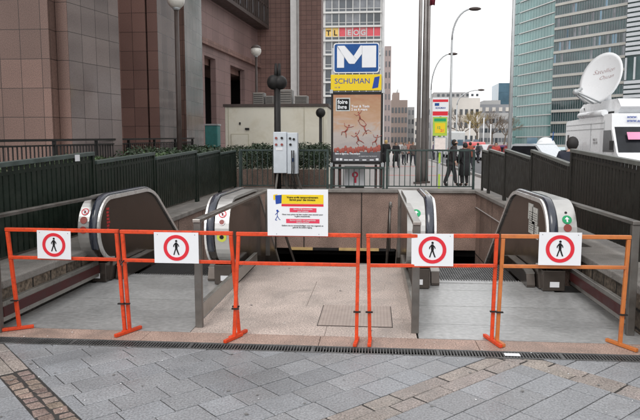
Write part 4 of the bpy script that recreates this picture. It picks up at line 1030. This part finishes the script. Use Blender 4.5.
def van(label, X, Y, rz, c, h=2.4, L=5.0, W=1.95, dome=False):
    t = thing('parked_van', label, 'van'); m = mat('van_paint', c, .3, var=.05, coat=.4); y0, y1 = -L/2, L/2
    p = MB(); p.prism([(y0, .35), (y0, .95), (y0+.9, 1.15), (y0+1.5, h-.15), (y0+1.9, h), (y1-.1, h), (y1, h-.15), (y1, .35)], 'x', -W/2, W/2); p.build('body', m, t, bevel=.07)
    p = MB(); p.add([(-W/2+.15, y0+.93, 1.22), (W/2-.15, y0+.93, 1.22), (W/2-.2, y0+1.42, h-.25), (-W/2+.2, y0+1.42, h-.25)], [(0,1,2,3)]); o = p.build('windscreen', 'glassv', t); o.modifiers.new('s', 'SOLIDIFY').thickness = .04
    for s in (-1, 1):
        MB().prism([(y0+1.25, 1.25), (y0+1.6, h-.4), (y0+2.3, h-.4), (y0+2.3, 1.25)], 'x', s*W/2-.005, s*W/2+.01).build('side_window', 'glassv', t)
        MB().box(s*W*.36-.13, s*W*.36+.13, y0-.02, y0+.05, .6, .8).build('headlight', 'globe', t); MB().box(s*W*.42-.08, s*W*.42+.08, y1-.02, y1+.015, .7, 1.1).build('tail_light', 'red', t)
        wheel(t, s*(W/2-.08), y0+.9, .34); wheel(t, s*(W/2-.08), y1-.95, .34)
        MB().box(s*W*.25-W*.17, s*W*.25+W*.17, y1-.005, y1+.012, 1.35, 2.0).build('rear_window', 'glassblue', t)
    if dome:
        d_ = MB(); d_.ball((0, .8, h+.02), .60, .60, .60, 20, z0=-.2); d_.ball((-.35, .5, h+.0), .32, .32, .3, 14, z0=-.2); d_.build('antenna_dome', 'truckwhite', t)
        MB().tube([(0, .8, h-.0), (0, .8, h+.1)], [.63, .63], 20).build('dome_ring', 'pole', t)
        MB().tube([(.3, .5, h), (.35, .45, h+.95)], .03, 8).build('aerial', 'blue', t)
    t.location = (X, Y, -.022); t.rotation_euler = (0, 0, R(rz)); return t
X, _ = at(453, 150, 72); van('white van seen from behind near the curved street lamps', X, 72, 180, (.6,.63,.63), 2.9, W=1.9)
X, _ = at(475, 150, 64); van('small red van parked beyond the far end of the brown fence', X, 64, 0, (.5,.03,.03), 1.75, L=4.4, W=1.8)
X, _ = at(549, 150, 40); van('pale blue van with a round white antenna dome on its roof', X, 40, 0, (.35,.48,.52), 1.40, L=4.6, dome=True)
# satellite truck
t = thing('satellite_truck', 'white broadcast truck with a large dish on its roof behind the brown fence', 'truck', (0, 0, 0))
X0, X1, Yf, Yr = xat(610.5, 24.4), xat(610.5, 24.4)+2.0, 23.4, 30.0
p = MB(); p.prism([(Yf, .35), (Yf-.05, 1.0), (Yf+.35, 1.28), (Yf+.95, 2.22), (Yf+1.0, 2.75), (Yr-.15, 2.62), (Yr, 2.5), (Yr, .35)], 'x', X0, X1); body = p.build('body', 'truckwhite', t, bevel=.07)
p = MB(); p.add([(X0+.06, Yf+.34, 1.30), (X1-.06, Yf+.34, 1.30), (X1-.1, Yf+.94, 2.24), (X0+.1, Yf+.94, 2.24)], [(0,1,2,3)]); o = p.build('windscreen', 'glassv', t); o.modifiers.new('s', 'SOLIDIFY').thickness = .03
p = MB(); p.add([(X0+.45, Yf+.545, 1.75), (X0+1.05, Yf+.545, 1.75), (X0+1.05, Yf+.72, 2.02), (X0+.45, Yf+.72, 2.02)], [(0,1,2,3)]); o = p.build('pink_sheet', 'pink', t); o.modifiers.new('s', 'SOLIDIFY').thickness = .02; [setattr(v, 'co', v.co+Vector((0, -.04, .02))) for v in o.data.vertices]
for s, x in ((-1, X0), (1, X1)):
    w_ = MB(); w_.prism([(Yf+.62, 1.3), (Yf+1.02, 2.12), (Yf+1.75, 2.12), (Yf+1.75, 1.3)], 'x', x-.014, x+.014); w_.build('side_window', 'glassv', t)
    MB().box(x+s*.12-.06, x+s*.12+.06, Yf+.5, Yf+.62, 1.38, 1.72).build('mirror', 'dark', t)
    MB().box(x-s*.35-.14, x-s*.35+.14, Yf-.07, Yf, .72, .98).build('headlight', 'globe', t)
    for y in (Yf+1.0, Yr-1.25): wheel(t, x-s*.1, y, .38, .22)
    p = MB()
    for z in (2.18, 2.40, 1.2): p.box(x-.012, x+.012, Yf+1.75, Yr-.1, z, z+.025)
    p.box(x-.01, x+.01, Yf+1.7, Yf+1.72, .45, 2.5); p.box(x-.01, x+.01, Yf+3.2, Yf+3.22, .45, 2.4); p.build('body_seam', 'pole', t)
    MB().box(x-.014, x+.014, Yr-.5, Yr-.3, 1.5, 2.0).build('vent', 'poledark', t)
text('SNG 12\n+32 2 70', .14, (X0-.016, Yf+2.9, 1.72), 'poledark', t, rot=(90, 0, -90))
text('www.\nwww.satlive', .16, (X0+.5, Yf+.90, 2.56), 'navy', t, shear=.3, bold=.003)
p = MB(); p.prism([(Yf+1.3, 2.76), (Yf+.95, 3.0), (Yf+1.3, 3.32), (Yr-1.4, 3.32), (Yr-.9, 3.1), (Yr-.9, 2.6)], 'x', X0+.30, X1-.15); hs = p.build('roof_housing', 'truckwhite', t, bevel=.08)
MB().box(X0+.295, X0+.30, Yf+1.6, Yr-1.5, 2.78, 2.86).build('housing_gap', 'dark', hs)
p = MB(); p.tube([(X0+.02, Yf+1.8, 2.80), (X0+.02, Yr-1.9, 2.80)], .13, 12); p.build('awning_roll', 'truckwhite', t)
p = MB(); p.ball((X0+.5, Yr-1.3, 3.0), .32, .35, .3); p.build('antenna_cap', 'truckwhite', t)
MB().box(X0+.28, X0+.34, Yr-1.55, Yr-1.35, 2.8, 3.15).build('vent', 'dark', t)
# dish
dc = Vector((at(600, 78, 26.0)[0], 26.0, at(600, 78, 26.0)[1])); dn = Vector((-.80, -.46, .28)).normalized()
def dish():
    u = dn.cross(Vector((0,0,1))).normalized(); v = u.cross(dn); p = MB(); n = 40; rs = 8; vs = []; Rm = 1.06
    for side, off in ((0, 0), (1, -.05)):
        for i in range(rs+1):
            r = Rm*i/rs
            for k in range(n):
                a = 2*math.pi*k/n; vs.append(dc+dn*(off-.17*(1-(i/rs)**2))+u*r*math.cos(a)*.93+v*r*math.sin(a))
    fs = []; B = (rs+1)*n
    for i in range(rs):
        for k in range(n):
            j = (k+1) % n; fs.append((i*n+k, i*n+j, (i+1)*n+j, (i+1)*n+k)); fs.append((B+i*n+k, B+(i+1)*n+k, B+(i+1)*n+j, B+i*n+j))
    for k in range(n): j = (k+1) % n; fs.append((rs*n+k, rs*n+j, B+rs*n+j, B+rs*n+k))
    p.add(vs, fs, 0, True); return p.build('dish', 'truckwhite', t), u, v
do, du, dv = dish()
p = MB(); b0 = dc-dn*.36
p.tube([b0, Vector((dc.x+.45, 26.5, 3.6)), Vector((dc.x+.45, 26.5, 3.3))], [.16, .18, .22], 10); p.build('dish_mount', 'whitep', t)
p = MB(); fp = dc+dn*1.05-dv*.95; base_ = dc-dv*1.05
for s in (-.35, 0, .35): p.tube([base_+du*s, fp+du*s*.3], .035, 8)
p.ball(fp, .13, .13, .13, 10); p.tube([fp, fp+(dc-fp).normalized()*.35], [.1, .05], 10); p.build('feed_arm', 'pole', t)
def dish_text(s, size, cu, cv, bold):
    o = text(s, size, (0, 0, 0), 'brownred', t, rot=(0, 0, 0), shear=.35, bold=bold, align='CENTER', sx=1.25)
    # face axes : right (seen from the front) and up
    right = -du if (-du).x > 0 else du; up = dv if dv.z > 0 else -dv
    for vtx in o.data.vertices:
        a, b, c = vtx.co; a += cu; b = b+cu*0+cv+.08*a
        r2 = ((a/.93)**2+b*b)/1.06**2
        vtx.co = dc+right*a+up*b+dn*(.012-.17*(1-r2)+c)
    return o
dish_text('Satellien', .25, .0, .26, -.007); dish_text('Osean', .22, .16, -.0, -.006)
# ================================================================== BUILDINGS LEFT
def wallpoly(name, pts, z0, z1, m, parent, back=None):
    """vertical walls along plan polyline, closed through `back` points"""
    p = MB(); poly = pts+(back or []); p.prism(poly, 'z', z0, z1); return p.build(name, m, parent)
t = thing('granite_office_building', 'red brown granite clad office building with stepped piers on the left', 'building', (-12, 13, 0))
Zt = 24
def pier(pxs, label=None):
    """three faces: front, groove, narrow front, polished flank"""
    (a, Ya), (b, Yb), (c, Yc), (d, Yd) = pxs
    A = (xat(a, Ya), Ya) if a is not None else (-22, Ya)
    B = (xat(b, Yb), Yb); C = (xat(c, Yc), Yc); D = (xat(d, Yd), Yd)
    return A, B, C, D
# first pier: rough front face, recessed groove, narrow face, polished flank
p = MB(); p.prism([(-26, 13.0), (xat(53.5, 13), 13.0), (xat(53.5, 13), 13.6), (-26, 13.6)], 'z', -.03, Zt); p.build('pier_front', 'granite', t)
p = MB(); p.prism([(xat(53.5, 13)-.5, 13.605), (xat(61, 13.5)+.02, 13.605), (xat(61, 13.5)+.02, 14.4), (xat(53.5, 13)-.5, 14.4)], 'z', -.03, Zt); p.build('pier_groove', 'granite_dark', t)
x61, x72 = xat(61, 13.3), xat(72.5, 13.3); D = (xat(122.5, 15.0), 15.0)
p = MB(); p.prism([(x61, 13.3), (x72-.004, 13.3), (x72-.004, 13.9), (x61, 13.9)], 'z', -.03, Zt); p.build('pier_corner', 'granite', t)
p = MB(); p.prism([(x72, 13.302), D, (D[0]-.4, D[1]+.1), (x72, 14.0)], 'z', -.03, Zt); p.build('polished_flank', 'granite_polished', t)
# second pier
p = MB(); p.prism([(-22, 20.5), (xat(148.5, 20.5), 20.5), (xat(148.5, 20.5), 21.0), (-22, 21.0)], 'z', -.03, Zt+4); p.build('pier_front', 'granite_dark', t)
p = MB(); p.prism([(xat(148.5, 20.5), 20.7), (xat(150.5, 20.5), 20.7), (xat(150.5, 20.5), 21.1), (xat(148.5, 20.5), 21.1)], 'z', -.03, Zt+4); p.build('pier_groove', 'granite_dark', t)
x150, x160 = xat(150.5, 20.5), xat(160.5, 20.5); D = (xat(182, 22.6), 22.6)
p = MB(); p.prism([(x150, 20.5), (x160-.004, 20.5), (x160-.004, 21.1), (x150, 21.1)], 'z', -.03, Zt+4); p.build('pier_corner', 'granite_dark', t)
p = MB(); p.prism([(x160, 20.502), D, (D[0]-.4, D[1]+.1), (x160, 21.3)], 'z', -.03, Zt+4); p.build('polished_flank', 'granite_polished', t)
# third pier
xa, xb = xat(170, 26), xat(187, 26); D = (xat(204, 28.6), 28.6)
p = MB(); p.prism([(xa-4, 26), (xb-.004, 26), (xb-.004, 26.6), (xa-4, 26.6)], 'z', -.03, Zt+8); p.build('pier_corner', 'granite', t)
p = MB(); p.prism([(xb, 26.002), D, (D[0]-.5, D[1]+.1), (xb, 26.8)], 'z', -.03, Zt+8); p.build('polished_flank', 'granite_polished', t)
# building mass behind piers
p = MB(); p.prism([(-26, 14.5), (x61-.8, 14.5), (-8.6, 21.2), (-10, 34), (-26, 34)], 'z', -.03, Zt-1); p.build('core_wall', 'granite_dark', t)
# recessed pink facade parallel to the street
t = thing('pink_granite_building', 'recessed pink granite building with dark bay window and deep ground floor loggia', 'building', (-10.5, 38, 0))
def fx(Y): return -9.43-.09*(50-Y)
def seg(mb, Ya, Yb, z0, z1, d0=0., d1=.5, mi=0):
    mb.prism([(fx(Ya)+d0, Ya), (fx(Yb)+d0, Yb), (fx(Yb)-d1, Yb), (fx(Ya)-d1, Ya)], 'z', z0, z1, mi)
p = MB(); seg(p, 30, 50, 7.95, 30); seg(p, 30, 50, 7.0, 7.6); p.build('upper_wall', 'granite_pink', t)
p = MB(); seg(p, 30, 50.0, 7.6, 7.95, .25, .5); p.build('ledge', 'granite_dark', t)
def Yof(px):   # depth on the facade seen at pixel column px
    k = xat(px, 1.0); return (-9.43-4.5)/(k-.09)
p = MB()
for a, b in ((217, 231.5), (245.5, 258.5)): seg(p, Yof(a), Yof(b), -.03, 7.0, 0., .35)
seg(p, 30, Yof(206), -.03, 7.0, 0, .9); p.build('column', 'granite_pink', t)
p = MB(); seg(p, 30, 50, -.03, 7.0, -3.2, 3.7); seg(p, 49.6, 50.0, -.03, 7.0, -.36, 3.2); p.build('loggia_wall', 'dark', t)  # black colour stands in for the shade of the unlit interior
p = MB(); seg(p, 30, 50, -.03, .25, -.2, 3.2); p.build('loggia_floor', 'kerb', t)
p = MB(); seg(p, 30, 50, 6.6, 7.0, -.5, 3.3); p.build('loggia_ceiling', 'granite_dark', t)
p = MB(); seg(p, 36.5, 38, .25, 3.2, -3.19, 3.2); p.build('dark_doorway', 'dark', t)
b = MB(); seg(b, 33, 49.7, 10.7, 30, .9, .0); bw = b.build('bay_window', 'dark', t)
b = MB(); seg(b, 33, 49.7, 10.55, 10.8, 1.0, .0)
for k in range(34): y = 33.1+k*.5; seg(b, y, y+.1, 10.8, 30, 1.0, -.9)
for z in (12.2, 13.7, 15.2): seg(b, 33, 49.7, z, z+.12, .97, -.9)
b.build('bay_frame', 'poledark', bw)
b = MB()
for k in range(11): y = 33.3+k*1.5; seg(b, y+.12, y+.5, 11.0, 12.1, .93, -.9)
b.build('pane', 'glass2', bw)  # paler grey glass stands in for bright reflections in the bay
# brown tower
t = thing('brown_tower', 'brown tiled tower with a pale vertical strip behind the cream cabin', 'building', (-7, 50, 0))
xa, xb, xc, xd = xat(257.5, 50), xat(291.5, 50), xat(300.5, 50), xat(322, 50)
MB().box(xa-2, xb, 50.1, 60, -.03, 40).build('tower_wall', 'tower_tile', t)
MB().box(xc, xd, 49.4, 51.2, -.03, 40).build('tower_wall', 'tower_tile', t)
p = MB(); p.box(xb, xb+.5, 49.7, 60, -.03, 40); p.box(xb+.56, xc-.02, 49.6, 60, -.03, 40); p.build('pale_strip', 'pale_strip', t)
MB().box(xb+.5, xb+.56, 50.0, 60, -.03, 40).build('groove', 'dark', t)
# ================================================================== DISTANT BUILDINGS
def facade(name, label, px0, px1, Yd, htop_px, m, fl, nx, dep=15, wm='glass2', z0w=1.0, wf=.6, hf=.5, body=None, frames=None, win=None, topextra=0, maxw=96, side=None, cat='building'):
    X0, X1 = xat(px0, Yd), xat(px1, Yd); Zt = at((px0+px1)/2, htop_px, Yd)[1]
    t = thing(name, label, cat, ((X0+X1)/2, Yd, 0))
    MB().box(X0, X1, Yd, Yd+dep, -.03, Zt).build('wall', m, t)
    nf = int((Zt-z0w)/fl); W = (X1-X0)/nx; cnt = 0; rest = MB(); lefts = []
    for j in range(nf-1, -1, -1):
        for i in range(nx):
            x = X0+W*(i+.5); z = z0w+fl*(j+.5)
            b = (x-W*wf/2, x+W*wf/2, Yd-.06, Yd+.02, z-fl*hf/2, z+fl*hf/2)
            if cnt < maxw: MB().box(*b).build('window', wm if random.random() < .75 else 'glass', t); cnt += 1
            else: rest.box(*b); lefts.append(1)
    if lefts: rest.build('windows', wm, t, kind='stuff')
    return t, X0, X1, Zt
# white slab office with bands
X0 = xat(314, 150); X1 = xat(380.5, 150); Xe = xat(383.5, 150)
t = thing('white_office_block', 'white banded office block with one floor of yellow and red window posters', 'building', (X1-6, 150, 0))
MB().box(X0, X1, 150, 165, -.03, 62).build('wall', 'concrete', t)
MB().box(X1+.02, Xe, 150.2, 168, -.03, 62).build('end_wall', mat('grey_white_end_wall', (.52,.52,.52), .7, var=.05), t)
fl = 3.22; zref = at(350, 41.5, 150)[1]
xw0 = xat(325, 150); W = (xat(379.5, 150)-xw0)/8
p = MB()
for j in range(-8, 10): z = zref+j*fl; p.box(X0, X1, 149.5, 150, z, z+.42)
p.build('floor_band', 'concrete', t)
p = MB()
for i in range(9): p.box(xw0+W*i-.09, xw0+W*i+.09, 149.75, 149.98, zref-8*fl, zref+10*fl)
for j in range(-8, 10): p.box(xw0, xw0+W*8, 149.85, 149.985, zref+j*fl+1.05, zref+j*fl+1.17)
p.build('mullions', 'concrete', t)
wp = [plainmat('yellow_window_poster', (.62,.42,.12)), plainmat('red_window_poster', (.52,.07,.09)), plainmat('pink_window_poster', (.48,.16,.17))]
cnt = 0; rest = MB()
for j in range(9, -9, -1):
    for i in range(8):
        z = zref+j*fl; p = MB(); mi = 'glass2' if random.random() < .6 else 'glass'
        p.box(xw0+W*i+.1, xw0+W*(i+1)-.1, 149.9, 149.97, z+1.18, z+fl-.05, 0); p.box(xw0+W*i+.1, xw0+W*(i+1)-.1, 149.9, 149.97, z+.45, z+1.04, 1)
        if j == 0: mi = wp[0] if i < 2 else wp[2] if i in (3, 5) else wp[1]
        if cnt < 96: p.build('window', [mi, 'glass'], t); cnt += 1
        else: rest.v_ = None; p2 = p; rest.add(p.v, p.f, 0)
rest.build('windows', 'glass', t, kind='stuff')
for i, ch in enumerate('TL EOG'):
    if ch != ' ': text(ch, 1.7, (xw0+W*(i+.5), 149.86, zref+1.45), 'dark' if i < 2 else 'pole', t, align='CENTER', bold=.04)
facade('narrow_block', 'narrow pinkish apartment block just right of the white office block', 383.7, 390.2, 172, 46, 'facade_pink', 2.9, 2, wf=.4)
t, a, b, z = facade('apartment_block', 'taupe apartment block with stepped top left of the flagpoles', 390.6, 407, 200, 100, 'facade_brown', 3.1, 5, wf=.62, hf=.55, wm='glass')
MB().box(a+.5, b-2.5, 201, 214, z, z+2.4).build('roof_storey', 'facade_brown', t); MB().box(a+2, b-3, 202, 213, z+2.4, z+3.6).build('roof_storey', 'facade_grey', t)
facade('grey_block', 'slim grey block between the taupe block and the flagpoles', 407.4, 414, 215, 107, 'facade_grey', 3.1, 2)
facade('dull_block', 'pale distant block half hidden by the flagpoles', 414.3, 431, 240, 118, 'facade_white', 3.1, 5)
t, a, b, z = facade('pale_office', 'broad pale office block with square dark windows behind the bus stop', 426, 479, 180, 98, 'facade_white', 3.7, 10, wm='glass', wf=.55, hf=.42)
MB().box(a+2, b-3, 181, 193, z, z+1.7).build('roof_storey', 'facade_grey', t)
p = MB()
for k in range(9): x = a+3+k*1.35; p.box(x, x+.7, 180.9, 181, z+.5, z+1.2)
p.build('roof_windows', 'glass', t)
t, a, b, z = facade('grey_office', 'grey office block with slate mansard roof left of the teal tower', 470, 512, 195, 113, 'facade_grey', 2.9, 12, wf=.8, hf=.45)
p = MB(); p.prism([(a-.2, z), (b, z), (b, z+2.6), (a+1.6, z+2.6)], 'y', 195.2, 206); p.build('mansard_roof', 'roof', t)
for k in range(5): x = a+2.4+k*2.0; MB().box(x, x+1.0, 194.9, 195.3, z+.5, z+1.7).build('dormer', 'facade_white', t)
MB().box(a+4, a+9, 196, 204, z+2.6, z+3.9).build('roof_storey', 'facade_grey', t)
facade('glass_block', 'small blue glass block between the grey office and the teal tower', 497, 513, 260, 83, 'glassblue', 3.4, 3, wf=.85, hf=.7, wm='glassblue')
# teal glass tower
Yc = 200.; Cx = xat(550.3, Yc)
def on_dir(px, dx, dy):   # point along a direction from the corner seen at px
    k = xat(px, 1.0); s = (k*Yc-Cx)/(dx-k*dy); return (Cx+dx*s, Yc+dy*s)
A = on_dir(511, -.36, 1.0); B = on_dir(621, .64, -.77)
t = thing('glass_tower', 'teal glass tower with cream banded front behind the broadcast truck', 'building', (Cx, Yc, 0))
p = MB(); p.prism([A, (Cx, Yc), B, (B[0]+12, B[1]+14), (A[0]+14, A[1]+10)], 'z', -.03, 80); p.build('wall', 'tealdark', t)
def strip(mb, P, Q, z0, z1, o0, o1, mi=0):
    P = Vector((*P, 0)); Q = Vector((*Q, 0)); d = (Q-P).normalized(); n = Vector((d.y, -d.x, 0))
    if n.y > 0: n = -n
    pts = [P+n*o0, Q+n*o0, Q+n*o1, P+n*o1]
    mb.prism([(q.x, q.y) for q in pts], 'z', z0, z1, mi)
C_ = (Cx, Yc); fs = 3.42
lerp = lambda P, Q, u: (P[0]+(Q[0]-P[0])*u, P[1]+(Q[1]-P[1])*u)
for j in range(23):
    p = MB(); strip(p, A, C_, j*fs+.3, (j+1)*fs-.02, .02, .12); p.build('glass_band', 'teal', t)
p = MB()
for j in range(23): strip(p, lerp(A, C_, .16), C_, j*fs+.02, j*fs+.28, .13, .5)
p.build('floor_fins', 'concrete', t)
p = MB()
for u in range(15): a = lerp(A, C_, u/14*.98); b = lerp(A, C_, u/14*.98+.006); strip(p, a, b, 0, 80, .121, .17)
p.build('fine_mullions', 'teal', t)
ff = 3.55
p = MB()
for j in range(23): strip(p, C_, B, j*ff+.25, j*ff+.95, .02, .3)
p.build('spandrel_band', 'beige', t)
p = MB()
for j in range(23):
    for (u0, u1) in ((0, 1),): strip(p, C_, B, j*ff+.96, j*ff+1.08, .02, .2)
for u in range(29): a = lerp(C_, B, u/28*.985); b = lerp(C_, B, u/28*.985+.004); strip(p, a, b, 0, 80, .012, .08)
p.build('mullion_grid', 'roof', t)
# lighter panes as individual windows
for k in range(98):
    j = random.randint(7, 21); u = random.randint(0, 27)
    a = lerp(C_, B, u/28*.985+.008); b = lerp(C_, B, (u+1)/28*.985-.001)
    p = MB(); strip(p, a, b, j*ff+1.1, (j+1)*ff+.08, .005, .03); p.build('window', random.choice(['glass2', 'glassblue', 'glass2']), t)
# louvred building at the right edge
P0 = on_dir(621.3, .64, -.77); 
P0 = (xat(621.5, 176), 176.); P1 = (P0[0]+16, P0[1]-17)
t = thing('louvred_building', 'pale louvre clad building at the right edge of the photo', 'building', (P0[0], P0[1], 0))
p = MB(); p.prism([P0, P1, (P1[0]+10, P1[1]+12), (P0[0]+10, P0[1]+12)], 'z', -.03, 70); p.build('wall', 'tealdark', t)
zg0, zg1 = at(630, 78, 170)[1], at(630, 55, 170)[1]
p = MB(); z = 1.
while z < 70:
    if not (zg0 < z < zg1): strip(p, P0, P1, z, z+.82, .05, .5)
    z += 1.25
p.build('louvres', 'slat', t)
for u in (0, .1, .28, .45, .6, .8): p = MB(); strip(p, lerp(P0, P1, u), lerp(P0, P1, u+.02), zg0, zg1, .05, .4); p.build('gallery_column', 'slat', t)
t = thing('banded_office_building', 'pale banded office block across the street, mirrored in the polished granite flanks', 'building', (50, 20, 0))
MB().box(48, 62, 18, 80, -.03, 34).build('wall', 'tealdark', t)
p = MB()
for j in range(10): p.box(47.7, 48, 18, 80, j*3.4, j*3.4+1.5)
p.build('floor_band', 'facade_white', t)
p = MB()
for j in range(20): p.box(47.8, 47.99, 18+j*3.2, 18.5+j*3.2, 0, 34)
p.build('column_grid', 'facade_grey', t)
# ================================================================== TREES
def bare_tree(label, px, Yd, h, seed, m='twig', sp=1.):
    rnd = random.Random(seed); X = xat(px, Yd)
    t = thing('bare_tree', label, 'tree', (X, Yd, 0), 'leafless street trees in front of the far offices')
    tr = MB(); cr = MB(); top = Vector((X+rnd.uniform(-.3, .3), Yd, h*.38)); tr.tube([(X, Yd, -.03), (X, Yd, h*.18), top], [.22, .17, .14], 8)
    def grow(p, d, L, r, n):
        q = p+d*L; mid = p+d*L*.5+Vector((rnd.gauss(0, .05), rnd.gauss(0, .05), 0))*L
        (tr if n > 3 else cr).tube([p, mid, q], [r, r*.85, r*.65], 5 if n > 2 else 3, caps=False)
        if n == 0: return
        for k in range(3 if n > 1 else 4):
            nd = (d+Vector((rnd.gauss(0, .5), rnd.gauss(0, .5), rnd.gauss(.1, .3)))).normalized(); grow(p+d*L*rnd.uniform(.6, 1), nd, L*rnd.uniform(.62, .85), r*.6, n-1)
    for k in range(5): grow(top, Vector((rnd.gauss(0, .6)*sp, rnd.gauss(0, .6), 1)).normalized(), h*.2, .09, 4)
    tr.build('trunk', 'bark', t); cr.build('crown', m, t)
bare_tree('bare brown tree between the white van and the yellowish tree', 462, 110, 8.5, 4, sp=1.3)
bare_tree('yellowish bare tree right of the bus stop, in front of the grey office', 477, 105, 8.2, 9, plainmat('ochre_twigs', (.26,.19,.06)))
bare_tree('bare brown tree in front of the grey office, near the teal tower', 492, 120, 8.5, 12, sp=1.3)
bare_tree('bare tree close to the left foot of the teal tower', 504, 130, 8.0, 15)
# slim poles far down the street
for i, (px, pt, Yd, lab) in enumerate(((470, 121, 80, 'thin white pole beside the yellowish bare tree'), (484, 118, 82, 'thin white pole in front of the grey office'), (491, 124, 78, 'shorter thin pole near the dark red car'))):
    X, Z = at(px, pt, Yd); MB().tube([(X, Yd, -.03), (X, Yd, Z)], .07, 8).build('slim_pole', 'whitep', label=lab, cat='pole')
# red tape line on the paving
MB().box(.45, 4.2, 32, 32.5, -.026, -.022).build('painted_line', 'redline', kind='structure')
MB().box(-1, 4.2, 44, 44.7, -.026, -.022).build('painted_line', 'redline', kind='structure')
# small teal box by the granite corner
X, Z = at(211, 128, 24)
t = thing('teal_box', 'small teal box half hidden by the hedge left of the cream cabin', 'box', (X, 24, 0))
MB().box(X-.25, X+.25, 24, 24.5, -.03, Z+.1).build('casing', plainmat('teal_plastic', (.04,.20,.19)), t, bevel=.03)
MB().box(X-.27, X+.27, 23.98, 24.52, Z+.1, Z+.16).build('lid', 'pole', t)

# ================================================================== LIGHT, WORLD, CAMERA
w = bpy.data.worlds.new('World'); S.world = w; w.use_nodes = True; nt = w.node_tree
bg = nt.nodes['Background']; sky = nt.nodes.new('ShaderNodeTexSky'); sky.sky_type = 'NISHITA'; sky.sun_disc = False
EL, AZ = 48, 205
sky.sun_elevation = R(EL); sky.sun_rotation = R(AZ); sky.air_density = 1.0; sky.dust_density = 2.0; sky.ozone_density = 1.0
hs = nt.nodes.new('ShaderNodeHueSaturation'); hs.inputs['Saturation'].default_value = .12
nt.links.new(sky.outputs[0], hs.inputs['Color'])
mx = nt.nodes.new('ShaderNodeMix'); mx.data_type = 'RGBA'; mx.inputs[0].default_value = .8; mx.inputs[7].default_value = (7.45, 7.45, 7.5, 1)   # even overcast cloud layer over the sky
nt.links.new(hs.outputs[0], mx.inputs[6]); nt.links.new(mx.outputs[2], bg.inputs[0]); bg.inputs[1].default_value = .15
sl = bpy.data.lights.new('sun', 'SUN'); sl.energy = .9; sl.angle = R(25); sl.color = (1, .97, .93)
so = bpy.data.objects.new('sun', sl); COL.objects.link(so)
d = Vector((math.sin(R(AZ))*math.cos(R(EL)), math.cos(R(AZ))*math.cos(R(EL)), math.sin(R(EL))))
so.rotation_euler = d.to_track_quat('Z', 'Y').to_euler()
cd = bpy.data.cameras.new('camera'); cam = bpy.data.objects.new('camera', cd); COL.objects.link(cam)
cd.sensor_fit = 'HORIZONTAL'; cd.sensor_width = 36; cd.lens = F/640*36; cd.clip_start = .05; cd.clip_end = 3000
cam.location = (0, 0, H); cam.rotation_euler = (R(90)-PT, 0, YAW)
S.camera = cam
S.render.resolution_x = 1024; S.render.resolution_y = 672
vs_ = S.view_settings; vs_.view_transform = 'Standard'; vs_.look = 'None'; vs_.exposure = 0.48; vs_.gamma = 1; vs_.use_curve_mapping = False
